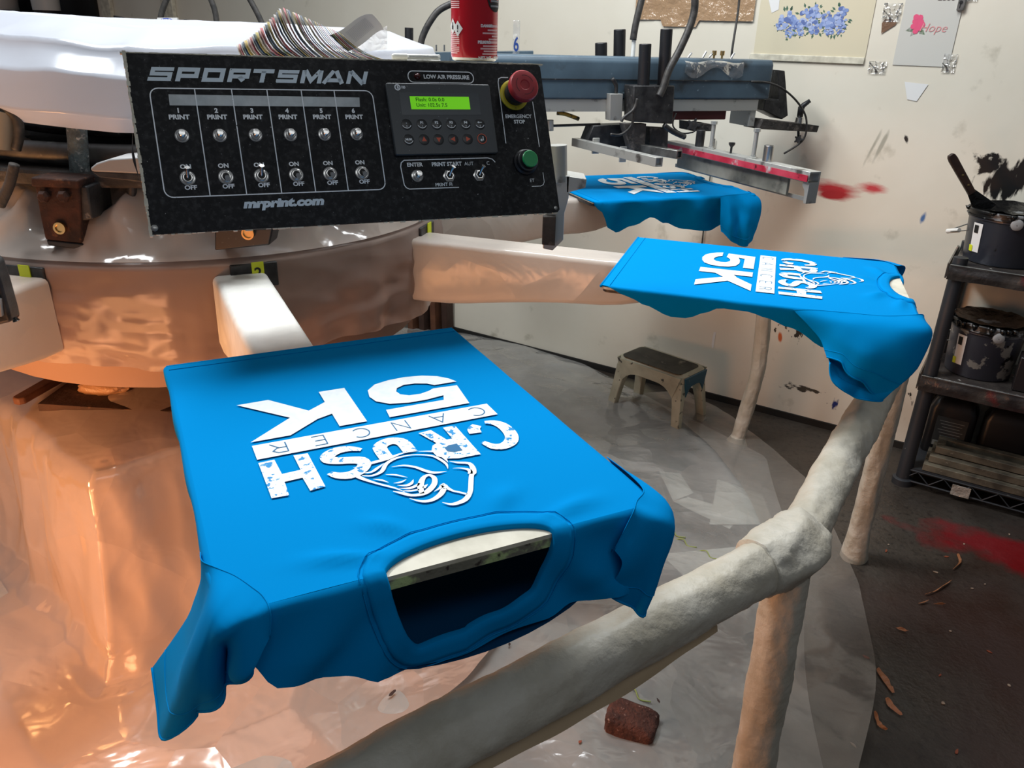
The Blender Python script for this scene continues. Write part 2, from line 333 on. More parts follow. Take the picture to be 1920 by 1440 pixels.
# ---------------------------------------------------------------- carousel
car=thing('carousel',(CEN.x,CEN.y,.6),'round press carousel under smoky film, with wrapped arms reaching out to the shirts','screen printing press')
MC=Matrix.Translation(CEN)
AT=[PL[0][2],PL[1][2],PL[2][2],PL[0][2]-.715]
b=B(MC);b.lathe((0,0,0),[(.40,.60),(.515,.60),(.515,.79),(.40,.79)],48);b.out('drum',mat('drum_brown',(.30,.18,.13,1),.7),car)
b=B(MC);b.lathe((0,0,0),[(.36,.80),(.555,.80),(.56,.806),(.56,.855),(.555,.862),(.36,.862)],64);b.out('ring',mdust,car,bev=0)
def skirt(a,z):
    th=a*2*math.pi; p=V((math.cos(th),math.sin(th),0))
    fold=.010*N(p,5,1)+.007*abs(N(p,11,2))+.010*ridge((p.x*1.2,p.y*1.2,z*1.4),2,3)
    zt=.868;zb=.655+.012*N(p,3,5)+.03*max(0,N(p,1.5,6))
    r=.572+fold*(.3+z*1.6)-.018*z*z
    if z<.03: r-=.03
    return (r*p.x,r*p.y,zt-(zt-zb)*z)
b=B(MC);b.grid(260,26,skirt,wrap=True);b.out('film_skirt',mf_skirt,car,smooth=180)
def topf(a,z):
    th=a*2*math.pi;p=V((math.cos(th),math.sin(th),0));r=.572-.20*z
    h=.868+.10*z*z+min(1,z*3)*(.05*max(-.1,ridge((p.x*2.6,p.y*2.6,z*1.2),1.3,9))+.06*vor((p.x*6,p.y*6,z*3)))
    return (r*p.x,r*p.y,h)
b=B(MC);b.grid(360,30,topf,wrap=True);b.out('ring_film',film('grey_ring_film',(.72,.62,.55,1),.80,.14,.34,5,.6,.4,.3),car,smooth=180)
def arm(t,wrap,w0=.10,seed=0):
    d=V((math.cos(t),math.sin(t),0));m=frameM(CEN,(d.y,-d.x,0),d);b=B(m);rings=[]
    for i in range(15):
        k=i/14;R=.575+k*.60;h0=lerpk([(0,.14),(.7,.10),(1,.07)],k);zt=.838;w=w0*(1-.1*k)/2;rr=.012;ring=[]
        for cx,cz,a0 in((w-rr,zt-rr,0),(-w+rr,zt-rr,math.pi/2),(-w+rr,zt-h0+rr,math.pi),(w-rr,zt-h0+rr,1.5*math.pi)):
            for q in range(4):
                a=a0+q*math.pi/6;x=cx+rr*math.cos(a);z=cz+rr*math.sin(a)
                low=(zt-z)/h0
                x+=(.004*N((x*8,R*7,z*10),1,seed)+.0025*N((x*20,R*20,z*25),1,seed+3))*low
                ring.append((x,R,z+.003*N((x*9,R*9,0),1,seed)*(low>.8)))
        rings.append(ring)
    b.loft(rings);return b.out('arm',wrap,car,smooth=180 if False else 50)
o=arm(AT[0],mpwhite,.098,1);o['label']='arm with a smooth white paper top'
o=arm(AT[1],mf_arm,.095,2);o['label']='arm in crinkled cloudy film'
arm(AT[2],mf_arm,.095,3);arm(AT[3],mf_arm,.165,4)
def ringtag(t,dt,with2,ww=.022):
    c=math.cos(t+dt);s_=math.sin(t+dt);d=V((c,s_,0));m=frameM(CEN+d*.574,(-s_,c,0),(0,0,1),d)
    b=B(m);b.box((0,.833,0),(.085,.046,.012));b.out('bracket',mdark,car,bev=.002)
    b=B(m);b.box((.006,.838,.0075),(ww,.042,.002));p=b.out('number_tag',myel,car);p['label']='yellow tag'+(' with a black 2' if with2 else '')
    if with2:
        b=B();text(b,'2',.006,.838,.028,m,.0006,z=.0092);q=b.out('digit',mblk,p,smooth=0)
ringtag(AT[0],.045,True);ringtag(AT[1],.06,False);ringtag(AT[3],.06,False)

# ---------------------------------------------------------------- pallets (plates the shirts are stretched on)
LP=.5315;WPL=.406
def rrect(w,l,r,n=6):
    pts=[]
    for cx,cy,a0 in((w/2-r,l-r,0),(-w/2+r,l-r,90),(-w/2+r,r,180),(w/2-r,r,270)):
        for k in range(n+1):
            a=math.radians(a0+90*k/n);pts.append((cx+r*math.cos(a),cy+r*math.sin(a)))
    return pts
names=['cream pallet plate showing in the neck of the nearest shirt','cream pallet plate inside the middle shirt, by the shelf','dark edged pallet plate inside the far shirt under the printing head']
for i,Mx in enumerate(PM):
    t=thing('shirt_pallet',Mx@V((0,.27,-.03)),names[i],'pallet','pallets under the shirts')
    b=B(Mx);b.prism(rrect(WPL-.004,LP-.004,.014),-.007,-.003);b.out('plate_face',mboard,t)
    b=B(Mx);b.prism(rrect(WPL-(.004 if i==0 else .03),LP-.003,.014),-.016,-.007);b.out('plate_edge',mgreen if i==0 else mdark,t)
    b=B(Mx);b.box((0,.24,-.028),(.07,.40,.014));b.box((0,.1,-.03),(.16,.05,.02));b.out('support_bar',mdark,t)

# ---------------------------------------------------------------- shirts
NECKC=-.007;NA=.081   # neck hole centre and half width at the pallet edge
def perim(r=.018,n=7):
    """pallet outline from inner +X corner out, across the front and back in: list of (x,y,nx,ny,kind,param)"""
    w=WPL/2;P=[]
    for k in range(41): P.append((w,k/40*(LP-r),1,0))
    for k in range(1,n): a=math.pi/2*k/n;P.append((w-r+r*math.cos(a),LP-r+r*math.sin(a),math.cos(a),math.sin(a)))
    for k in range(61): P.append((w-r-k/60*(2*w-2*r),LP,0,1))
    for k in range(1,n): a=math.pi/2*(1+k/n);P.append((-w+r+r*math.cos(a),LP-r+r*math.sin(a),math.cos(a),math.sin(a)))
    for k in range(41): P.append((-w,LP-r-k/40*(LP-r),-1,0))
    return P
def neckdrop(x,D):
    # depth of the neck hole below the pallet edge at local x (0 outside)
    return lerpk(D,x) if D[0][0]<x<D[-1][0] else 0
def shirt(i,label,sideP,sideM,front,neck,colsP,colsM,ripP=.006,ripM=.006,arc=.031,seed=0):
    Mx=PM[i];base=Mx@V((0,.27,-.02));t=thing('t_shirt',base,label,'t-shirt','blue t-shirts on the pallets')
    P=perim();w=WPL/2;nr=16
    b=B(Mx)
    # top sheet: outline with the neck bite taken out, inset ring for round shoulders
    def arcy(x):
        q=(x-NECKC)/NA
        return LP-arc*math.sqrt(max(0,1-q*q)) if abs(q)<1 else LP
    def frip(x,z):
        dn=min(1,max(0,-z)/.05);near=min(1,max(0,abs(x-NECKC)-NA*.8)/.03)
        return dn*(.25+.75*near)*(.010*(.3+ridge((x*7+z*9+seed,0,z*3),.9,seed))+.006*math.sin(x*70+z*60*(1 if x>0 else -1)+seed))
    # columns around the perimeter
    cols=[]
    for (x,y,nx,ny) in P:
        onfront=ny>.99
        if onfront: e=lerpk(front,x)
        elif nx>.5 and ny<.01: e=lerpk(sideP,y)
        elif nx<-.5 and ny<.01: e=lerpk(sideM,y)
        else: e=lerpk(front,x)
        e0=neckdrop(x,neck) if onfront else 0
        col=[]
        rb=.006
        for j in range(nr+1):
            q=j/nr; s_=e0+(e-e0)*q
            if s_<rb*1.57: a=s_/rb; off=rb*math.sin(a)-rb; z=-(rb-rb*math.cos(a))
            else: off=0; z=-rb-(s_-rb*1.57)
            dn=min(1,max(0,-z)/.05)
            if onfront:
                rip=frip(x,z)
            else:
                A=ripP if nx>0 else ripM
                rip=A*dn*(.6*math.sin(y*42+seed*2)+1.0*N((y*14,z*9,seed),1,seed))-.25*max(0,-z)*dn*(1 if nx!=0 else 0)
            col.append((x+nx*(off+rip),y+ny*(off+rip),z))
        cols.append(col)
    b.loft(cols,closed=False,cap=False)
    # top surface strip between perimeter and an inset, then fill
    def ins(p,dd): return (p[0]-p[2]*dd,p[1]-p[3]*dd)
    rbx=.006
    outer=[]
    for c,(x,y,nx,ny) in zip(cols,P):
        hole = ny>.99 and abs((x-NECKC)/NA)<1
        outer.append((x-nx*rbx,(arcy(x) if hole else y-ny*rbx),0))
    # drop front samples fully inside the hole but keep arc
    ny_=90
    def crease(x,y):
        dx=(x-NECKC)/NA*1.0;dy=(LP-y)/.05;d_=math.hypot(dx,dy);an=math.atan2(dy,dx)
        edge=min(1,(w-.006-abs(x))/.02)*min(1,(LP-.004-y)/.012 if abs(dx)>=1 else 1)
        return .0058*max(0,edge)*math.exp(-((d_-1.5)/.42)**2)*(.5+.5*math.sin(an*(11 if dx>0 else 9)+seed*2))**3*min(1,abs(dx)*1.4)
    # fill with a grid clipped to the outline: rows in y between inner edge and local y limit
    xs=[o_[0] for o_ in outer]
    ylim=[]
    fr=[(x,(arcy(x) if abs((x-NECKC)/NA)<1 else LP-rbx)) for x in [w-.02-k/60*(2*w-.04) for k in range(61)]]
    def yl(x):
        if abs((x-NECKC)/NA)<1: return min(arcy(x),LP-rbx)
        r=.018-rbx
        if abs(x)>w-.018:
            dx=abs(x)-(w-.018);return LP-.018+math.sqrt(max(0,r*r-dx*dx))
        return LP-rbx
    X=sorted(set([-(w-rbx)+ (2*(w-rbx))*k/80 for k in range(81)]+[NECKC-NA+.0005,NECKC+NA-.0005,NECKC-NA+.004,NECKC+NA-.004]))
    b.grid(len(X),ny_,lambda a,c:(lambda x:(x,c*yl(x),crease(x,c*yl(x))))(X[round(a*(len(X)-1))]))
    body=b.out('body',mblue,t,smooth=180,weld=True)
    # inner hem line
    b=B(Mx)
    for yy in (.016,):
        b.tube([(-w+.006,yy,.0003),(w-.006,yy,.0003)],.0007,6)
    b.tube([(-w+.004,.0005,-.002),(w-.004,.0005,-.002)],.0028,8)
    b.out('hem',mblue,t,smooth=180)
    # collar band round the neck hole, laid on the cloth: (x, distance past the pallet edge)
    rb=.006
    def fS(x,d_,lift):
        if d_<0: return V((x,LP-rb+d_,lift+crease(x,LP-rb+d_)*min(1,-d_/.02)))
        if d_<rb*1.57:
            q=d_/rb;return V((x,LP-rb+(rb+lift)*math.sin(q),-rb+(rb+lift)*math.cos(q)))
        z=-rb-(d_-rb*1.57);return V((x,LP+frip(x,z)+lift,z))
    U=[]
    for k in range(0,40):
        a=math.pi*k/40;x=NECKC+NA*math.cos(a);U.append(V((x,arcy(x)-LP+rb*.5 if k else 0)))
    for k in range(0,46):
        x=NECKC-NA+2*NA*k/46;U.append(V((x,max(.0,neckdrop(x,neck)))))
    for _ in range(2): U=[(U[k-1]+U[k]*2+U[(k+1)%len(U)])/4 for k in range(len(U))]
    Nn=[]
    for k in range(len(U)):
        t_=(U[(k+2)%len(U)]-U[k-2]).normalized();Nn.append(V((t_.y,-t_.x)))
    if (Nn[20].y)>0: Nn=[-q for q in Nn]
    def ringat(dist,lift): return [fS(U[k].x+Nn[k].x*dist,U[k].y+Nn[k].y*dist,lift) for k in range(len(U))]
    b=B(Mx);b.loft([ringat(-.003,-.005),ringat(-.0035,.0008),ringat(-.002,.0026),ringat(.004,.0030),ringat(.011,.0026),ringat(.0145,.0022),ringat(.0155,.0004)],closed=True,cap=False);b.out('collar',mblue,t,smooth=180)
    b=B(Mx);rr=ringat(.0190,.0010);b.tube(rr+[rr[0]],.0005,5);b.out('collar_stitching',mblue,t,smooth=180)
    # inside of the back, seen through the neck
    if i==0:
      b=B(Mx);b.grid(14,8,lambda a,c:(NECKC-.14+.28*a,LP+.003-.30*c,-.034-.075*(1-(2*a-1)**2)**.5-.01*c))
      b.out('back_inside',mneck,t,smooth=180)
    # sleeves
    for cols_,nm in((colsP,1),(colsM,-1)):
        if not cols_: continue
        b=B(Mx);C=[spl(c,6) for c in cols_];m_=len(C[0]);rows=[spl([c[j] for c in C],6) for j in range(m_)]
        nc=len(rows[0]);cen=[sum(r,V((0,0,0)))/len(r) for r in rows]
        rows=[[V(p)+V((N(p,30,seed),N(p,30,seed+4),N(p,30,seed+2)))*.0022*min(1,j/4)+(lambda dr:dr.normalized() if dr.length>0 else dr)(V((p.x-cen[j].x,p.y-cen[j].y,0)))*(.0052*math.sin(2*math.pi*(k/nc)*3.2+seed+j*.06)*(j/m_)**.8) for k,p in enumerate(r)] for j,r in enumerate(rows)]
        b.loft(rows,closed=False,cap=False)
        o=b.out('sleeve',mblue,t,smooth=180,weld=True)
        b=B(Mx);b.tube(rows[0],.0006,5);b.tube(rows[-1],.0013,6);b.tube(rows[-4],.0006,5);b.out('cuff',mblue,o,smooth=180)
    # print
    pr=thing_part_print(t,Mx);return t
GLOVE=[
[(0.049, 0.352, 0.5), (0.033, 0.35, 6), (0.011, 0.347, 7), (-0.007, 0.342, 3), (-0.023, 0.344, 1)] ,
[(-0.023, 0.345, 1), (-0.035, 0.35, 4), (-0.041, 0.356, 6), (-0.043, 0.366, 6), (-0.043, 0.379, 0.5)] ,
[(0.045, 0.37, 2), (0.036, 0.374, 4), (0.025, 0.37, 6), (0.016, 0.357, 6), (0.004, 0.35, 5), (-0.01, 0.349, 3), (-0.021, 0.352, 3), (-0.032, 0.359, 4), (-0.037, 0.368, 5), (-0.04, 0.381, 4), (-0.038, 0.391, 0.5)] ,
[(0.045, 0.365, 0.5), (0.035, 0.367, 4), (0.027, 0.362, 5), (0.018, 0.355, 0.5)] ,
[(0.05, 0.358, 1), (0.05, 0.368, 7), (0.045, 0.378, 6), (0.036, 0.39, 4), (0.028, 0.399, 4), (0.022, 0.406, 3), (0.016, 0.416, 0.5)] ,
[(0.013, 0.365, 0.5), (0.001, 0.367, 4), (-0.009, 0.375, 5), (-0.016, 0.386, 6), (-0.023, 0.393, 6), (-0.035, 0.395, 0.5)] ,
[(0.023, 0.377, 0.5), (0.014, 0.382, 4), (0.005, 0.391, 0.5)] ,
[(0.037, 0.381, 0.5), (0.03, 0.386, 4), (0.025, 0.393, 0.5)] ,
[(0.021, 0.396, 0.5), (0.014, 0.397, 4), (0.007, 0.394, 0.5)] ,
[(0.019, 0.401, 0.5), (0.011, 0.405, 5), (0.005, 0.403, 5), (0.001, 0.397, 0.5)] ,
[(0.019, 0.407, 0.5), (0.01, 0.411, 5), (0.002, 0.409, 5), (-0.002, 0.406, 3)] ,
[(0.017, 0.413, 1), (0.01, 0.416, 4), (0.002, 0.417, 3)] ,
[(0.002, 0.425, 6), (-0.001, 0.412, 9), (-0.009, 0.398, 7), (-0.016, 0.395, 5), (-0.019, 0.402, 7), (-0.015, 0.413, 8), (-0.006, 0.422, 9), (0.002, 0.426, 7), (0.012, 0.424, 6), (0.019, 0.417, 6), (0.026, 0.41, 1)] ,
[(-0.003, 0.416, 5), (-0.006, 0.413, 4), (-0.009, 0.411, 0.5)] ,
[(-0.01, 0.426, 0.5), (-0.018, 0.422, 5), (-0.022, 0.419, 9), (-0.023, 0.425, 8)] ,
[(-0.021, 0.424, 8), (-0.014, 0.433, 8), (-0.004, 0.439, 7), (0.004, 0.439, 6), (0.01, 0.435, 4), (0.016, 0.428, 0.5)] ,
[(-0.024, 0.425, 6), (-0.027, 0.432, 4), (-0.032, 0.437, 4), (-0.037, 0.443, 4)] ,
[(-0.045, 0.377, 0.5), (-0.052, 0.383, 5), (-0.062, 0.389, 6), (-0.062, 0.399, 8), (-0.059, 0.408, 8), (-0.055, 0.412, 7), (-0.047, 0.429, 7), (-0.041, 0.441, 7), (-0.032, 0.451, 8), (-0.022, 0.454, 7), (-0.016, 0.453, 5), (-0.01, 0.447, 0.5)] ,
[(-0.043, 0.392, 0.5), (-0.051, 0.395, 3), (-0.057, 0.402, 6), (-0.055, 0.409, 7)]]
PRN={}
def thing_part_print(t,Mx):
    Z=.0016
    def st(b,pts,ws,z=Z,k=3):
        p=spl([(a[0],a[1],w_) for a,w_ in zip(pts,ws)],k);b.stroke([(q.x,q.y) for q in p],[q.z for q in p],z)
    b=B(Mx)
    b.flat([(.134,.158),(.098,.157),(.0605,.204),(.038,.188),(.038,.157),(.0065,.157),(.0065,.256),(.038,.256),(.038,.222),(.056,.229),(.092,.257),(.134,.257),(.084,.214)][::-1],Z)
    b.flat([(-.119,.256),(-.02,.256),(-.022,.236),(-.094,.236),(-.0985,.2235),(-.075,.2275),(-.053,.2275),(-.031,.222),(-.018,.209),(-.0145,.194),(-.018,.175),(-.031,.161),(-.05,.155),(-.072,.153),(-.095,.157),(-.112,.166),(-.123,.178),(-.129,.191),(-.099,.191),(-.092,.183),(-.078,.177),(-.064,.176),(-.053,.182),(-.049,.191),(-.051,.201),(-.060,.208),(-.074,.209),(-.086,.205),(-.094,.2),(-.125,.202)],Z)
    b.flat([(-.1375,.2655),(.134,.2655),(.134,.2975),(-.1375,.2965)],Z)
    for s in GLOVE: st(b,[(q[0],q[1]) for q in s],[max(.2,q[2])*.00072 for q in s],Z+.0001)
    pr=b.out('chest_print',mink,t,smooth=0);pr['label']='white 5K lettering and glove drawing'
    b=B(Mx)
    b.flat([(.134,.305),(.118,.304),(.1165,.336),(.098,.335),(.0985,.303),(.084,.304),(.083,.376),(.098,.378),(.0995,.351),(.117,.352),(.118,.378),(.134,.377)],Z)
    st(b,[(.031,.318),(.042,.311),(.055,.310),(.066,.317),(.067,.326),(.058,.332),(.048,.335),(.038,.340),(.037,.350),(.045,.360),(.056,.364),(.067,.360),(.073,.352)],[.006,.011,.014,.015,.015,.014,.014,.015,.014,.014,.014,.011,.007])
    st(b,[(.012,.345),(.012,.322),(.004,.313),(-.006,.312),(-.014,.320),(-.015,.342)],[.015]*6)
    R=[(-.0665,.304),(-.081,.304),(-.081,.376),(-.056,.375),(-.045,.371),(-.037,.362),(-.036,.349),(-.041,.339),(-.047,.335),(-.037,.306),(-.052,.304),(-.060,.332),(-.0665,.332)]
    b.flat(R,Z)
    st(b,[(-.095,.330),(-.097,.320),(-.104,.313)],[.014,.014,.011]);st(b,[(-.115,.310),(-.124,.314),(-.130,.324),(-.131,.340),(-.128,.354),(-.121,.364),(-.110,.369),(-.100,.365),(-.094,.352)],[.007,.011,.014,.015,.015,.015,.013,.011,.006])
    b.out('distressed_lettering',mworn,t,smooth=0)['label']='worn white CRUSH lettering'
    b=B(Mx);b.flat([(-.0665,.345),(-.0665,.361),(-.057,.361),(-.051,.357),(-.051,.349),(-.057,.345)][::-1],Z+.0003)
    w_=.0013
    def sk(p,c=False): b.stroke([(x,y) for x,y in p],w_,Z+.0004,closed=c)
    y0,y1=.2705,.2915
    def cc(cx): sk([(cx+.0095*math.cos(a),.281+.0105*math.sin(a)) for a in [math.radians(45+270*k/14) for k in range(15)]])
    cc(-.117);sk([(-.080,y0),(-.071,y1),(-.062,y0)]);sk([(-.077,.2775),(-.065,.2775)])
    sk([(-.033,y0),(-.033,y1),(-.017,y0),(-.017,y1)]);cc(.021)
    sk([(.073,y0),(.060,y0),(.060,y1),(.073,y1)]);sk([(.060,.281),(.071,.281)])
    sk([(.101,y0),(.101,y1),(.111,y1),(.116,.2865),(.111,.281),(.101,.281)]);sk([(.109,.281),(.117,y0)])
    b.out('bar_lettering',mat('print_gap_blue',(.004,.12,.28,1),.75) if 'g' not in PRN else PRN['g'],t,smooth=0)['label']='thin CANCER lettering'
# shirt nearest the camera
nk1=[(-.089,.003),(-.085,.030),(-.066,.065),(-.029,.078),(.008,.086),(.048,.090),(.058,.072),(.068,.043),(.073,.012),(.075,.003)]
fr1=[(-.185,.095),(-.15,.082),(-.11,.086),(-.067,.096),(.005,.108),(.063,.106),(.113,.086),(.166,.070),(.19,.040)]
shirt(0,'blue t-shirt stretched on the nearest pallet, its open neck towards us',
 [(0,.03),(.2,.05),(.53,.06)],[(0,.03),(.2,.05),(.53,.07)],fr1,nk1,
 [[(.2035,.435,-.001),(.206,.432,-.03),(.226,.420,-.085),(.258,.407,-.135)],
  [(.2035,.452,.0015),(.211,.462,-.03),(.236,.452,-.09),(.262,.440,-.150)],
  [(.194,.468,.003),(.208,.495,-.012),(.232,.496,-.07),(.253,.474,-.156)],
  [(.182,.485,.0035),(.207,.521,-.004),(.226,.525,-.065),(.231,.494,-.122)],
  [(.172,.505,.0035),(.204,.530,-.006),(.2125,.526,-.06),(.214,.512,-.098)],
  [(.166,.520,.0035),(.197,.5375,-.010),(.197,.510,-.05),(.203,.520,-.075)],
  [(.164,.536,.001),(.183,.5395,-.014),(.197,.543,-.045),(.192,.532,-.062)],
  [(.167,.540,-.020),(.176,.546,-.026),(.186,.548,-.040),(.184,.535,-.048)]],
 [[(-.2035,.43,-.001),(-.214,.44,-.02),(-.222,.45,-.07),(-.224,.46,-.12)],
  [(-.2035,.47,.001),(-.222,.485,-.012),(-.226,.49,-.06),(-.214,.50,-.115)],
  [(-.198,.505,.0025),(-.216,.532,-.012),(-.212,.533,-.06),(-.199,.53,-.104)],
  [(-.180,.520,.0030),(-.205,.545,-.014),(-.199,.546,-.06),(-.184,.545,-.112)],
  [(-.165,.535,.001),(-.178,.549,-.014),(-.175,.552,-.05),(-.168,.545,-.104)],
  [(-.145,.540,-.03),(-.152,.546,-.04),(-.150,.546,-.055),(-.144,.538,-.078)]],seed=1)
nk2=[(-.089,.003),(-.06,.03),(0,.05),(.05,.03),(.075,.003)]
fr2=[(-.2,.08),(0,.09),(.2,.06)]
shirt(1,'blue t-shirt on the middle pallet beside the shelf, cuff hanging open',
 [(0,.001),(.054,.019),(.079,.030),(.133,.050),(.158,.050),(.180,.036),(.213,.019),(.26,.019),(.284,.026),(.33,.042),(.396,.072),(.46,.05)],
 [(0,.02),(.53,.07)],fr2,nk2,
 [[(.2035,.33,-.003),(.213,.352,-.018),(.228,.380,-.040),(.248,.392,-.062)],
  [(.2035,.36,.001),(.224,.385,-.010),(.244,.405,-.036),(.258,.412,-.064)],
  [(.2035,.41,.003),(.232,.435,-.008),(.256,.445,-.045),(.262,.438,-.084)],
  [(.200,.47,.004),(.230,.500,-.005),(.252,.500,-.050),(.254,.470,-.108)],
  [(.180,.51,.004),(.210,.540,-.006),(.238,.528,-.060),(.246,.486,-.121)],
  [(.160,.535,.001),(.190,.540,-.030),(.228,.515,-.080),(.256,.472,-.124)],
  [(.170,.525,-.02),(.190,.500,-.045),(.232,.470,-.088),(.268,.440,-.116)],
  [(.190,.45,-.02),(.200,.430,-.040),(.238,.420,-.072),(.270,.412,-.096)],
  [(.2020,.34,-.006),(.206,.362,-.026),(.228,.385,-.050),(.256,.394,-.068)]],
 [[(-.2035,.43,-.001),(-.216,.44,-.02),(-.235,.45,-.06),(-.24,.46,-.09)],[(-.2035,.5,.001),(-.220,.51,-.01),(-.24,.51,-.06),(-.235,.51,-.10)],[(-.17,.53,.001),(-.20,.55,-.01),(-.21,.54,-.06),(-.20,.53,-.1)]],seed=2)
shirt(2,'blue t-shirt on the far pallet below the printing head',
 [(0,.012),(.02,.030),(.06,.085),(.095,.100),(.14,.080),(.181,.055),(.24,.078),(.308,.100),(.40,.110),(.45,.09)],
 [(0,.03),(.53,.06)],[(-.2,.07),(0,.08),(.2,.06)],nk2,
 [[(.2035,.40,-.001),(.212,.398,-.03),(.218,.396,-.06),(.222,.400,-.095)],
  [(.2035,.42,.001),(.222,.425,-.03),(.235,.43,-.08),(.232,.440,-.125)],
  [(.2025,.45,.002),(.216,.455,-.03),(.222,.455,-.09),(.224,.470,-.142)],
  [(.200,.48,.002),(.226,.490,-.03),(.236,.490,-.09),(.230,.500,-.143)],
  [(.190,.515,.002),(.205,.540,-.02),(.208,.545,-.07),(.205,.530,-.130)],
  [(.150,.530,.001),(.160,.545,-.02),(.165,.54,-.07),(.17,.53,-.10)]],
 [[(-.2035,.43,-.001),(-.215,.44,-.02),(-.22,.45,-.07),(-.22,.46,-.10)],[(-.20,.51,.001),(-.215,.53,-.01),(-.215,.53,-.06),(-.20,.53,-.10)],[(-.17,.53,.001),(-.18,.55,-.01),(-.18,.54,-.06),(-.17,.53,-.1)]],ripP=.014,seed=3)

# ---------------------------------------------------------------- base of the press under film, floor film
def poly_r(th,R,n=8,off=0.1):
    a=2*math.pi/n;k=((th-off)%a)-a/2;return R*math.cos(a/2)/math.cos(k)
bs_=thing('pedestal',(CEN.x,CEN.y,0),'square press base draped in cloudy film glowing orange, board on top','press base')
BP=[(-.035,-.66),(-.80,-.02),(-.35,.5),(.25,.5),(.55,-.25)]
def polyr(p):
    for i in range(5):
        A=V((*BP[i],0));Q=V((*BP[(i+1)%5],0));e=Q-A;den=p.x*e.y-p.y*e.x
        if abs(den)<1e-9: continue
        t=(A.x*e.y-A.y*e.x)/den;u_=(A.x*p.y-A.y*p.x)/den
        if t>0 and -1e-6<=u_<=1+1e-6: return t
    return .5
def lin(K,x):
    for (a,b_),(c,d) in zip(K,K[1:]):
        if x<=c: return b_+(d-b_)*(x-a)/(c-a)
    return K[-1][1]
def drape(a,q):
    th=a*2*math.pi;p=V((math.cos(th),math.sin(th),0))
    rt=polyr(p)-.03
    L=[(0,.20,.505),(.10,rt*.86,.475),(.17,rt-.01,.458),(.20,rt+.006,.44),(.24,rt+.014,.39),(.58,rt+.045,.07),(.64,rt+.075,.028),(.70,rt+.12,.012),(1,rt+.12+.48*max(.3,-p.y),.010)]
    r=lin([(l[0],l[1]) for l in L],q);z=lin([(l[0],l[2]) for l in L],q)
    mid=1 if q>.2 else q*3
    r+=mid*(-.04+.020*ridge((p.x*2.2+z*.5,p.y*2.2,z*.7),1,21)+.055*vor((p.x*3.2+.15*N((p.x*4,p.y*4,z*3)),p.y*3.2,z*1.7))+.022*vor((p.x*8,p.y*8+z,z*4+5)))
    z+=(.016 if q<.2 else (.045 if q>.6 else 0)*min(1,(q-.6)*8))*(1.3*vor((r*p.x*3.4,r*p.y*3.4,0))**1.0)
    return (r*p.x,r*p.y,max(z,.006))
b=B(MC);b.grid(520,110,drape,wrap=True);b.out('film_drape',mf_base,bs_,smooth=180)
b=B(MC)
b.prism([(x*.86,y*.86) for x,y in BP][::-1],0,.435);b.out('base_box',mat('base_box_brown',(.36,.22,.14,1),.8),bs_,bev=.01)
b=B(MC);b.cyl((0,0,.44),(0,0,.62),.2,.2,32);b.out('column',mdark,bs_)
def floorf(a,q):
    th=a*2*math.pi;p=V((math.cos(th),math.sin(th),0));ro=poly_r(th,1.64,8,.22)+.05*N(p,2.5,31);r=.60+(ro-.60)*q
    x=r*p.x;y=r*p.y;z=.005+(.018*max(0,ridge((x*1.7,y*1.7,0),1,33))+.026*vor((x*3.0+.2*N((x*3,y*3,1)),y*3.0,0)))*min(1,(1-q)*6+.15)+.006*max(0,N((x*6,y*6,0),1,34))
    return (x,y,z)
b=B(MC);b.grid(420,110,floorf,wrap=True);tag(b.out('floor_film',mf_floor,smooth=180),'large sheet of cloudy plastic film covering the floor inside the guard rail','plastic sheet')
def floor2(a,q):
    th=-1.35+a*1.9;p=V((math.cos(th),math.sin(th),0));r=1.47+.22*q+.05*N(p,4,36)*q
    return (r*p.x,r*p.y,.030+.012*ridge((r*p.x*4,r*p.y*4,0),1,37)-.018*q)
b=B(MC);b.grid(140,14,floor2);tag(b.out('floor_film_edge',film('dark_clear_film',(.36,.32,.28,1),.34,.14,.35,5,.4,.2,.25),smooth=180),'clear crumpled film strip along the outer edge of the floor sheet','plastic strip')
# board, plank, crumpled tape on the base
zb=.498
def zp(u,v,z): p=onz(u,v,z);return (p.x,p.y)
b=B();b.prism([zp(70,757,zb),zp(150,700,zb),zp(330,690,zb),zp(420,760,zb),zp(318,771,zb),zp(240,768,zb)],zb-.018,zb);tag(b.out('stained_board',mwoodd,bev=.001),'dark brown stained board on top of the press base','board')
p0=onz(38,752,zb+.006);p1=onz(160,682,zb+.006);d=(p1-p0).normalized();n_=V((d.y,-d.x,0))
pl=[p0+n_*.012,p0-d*.010+n_*.004,p0-d*.008-n_*.010,p0-n_*.016,p1-n_*.018,p1+n_*.014]
b=B();b.prism([(q.x,q.y) for q in pl],zb+.0,zb+.016);tag(b.out('wood_stick',mwood,bev=.003),'flat orange-brown wooden stick lying across the board on the press base','stick')
c=onz(195,725,zb+.012)
def crum(a,q):
    th=a*2*math.pi;ph=q*math.pi;p=V((math.sin(ph)*math.cos(th)*.045,math.sin(ph)*math.sin(th)*.022,math.cos(ph)*.013));return c+p*(1+.5*ridge((p.x*40,p.y*40,p.z*60),1,41))
b=B();b.grid(30,16,crum,wrap=True);tag(b.out('crumpled_tape',mat('crumpled_tan_tape',(.50,.27,.14,1),.3,bp=(50,.6,.01)),smooth=60),'crumpled ball of tan tape on the dark board','tape')

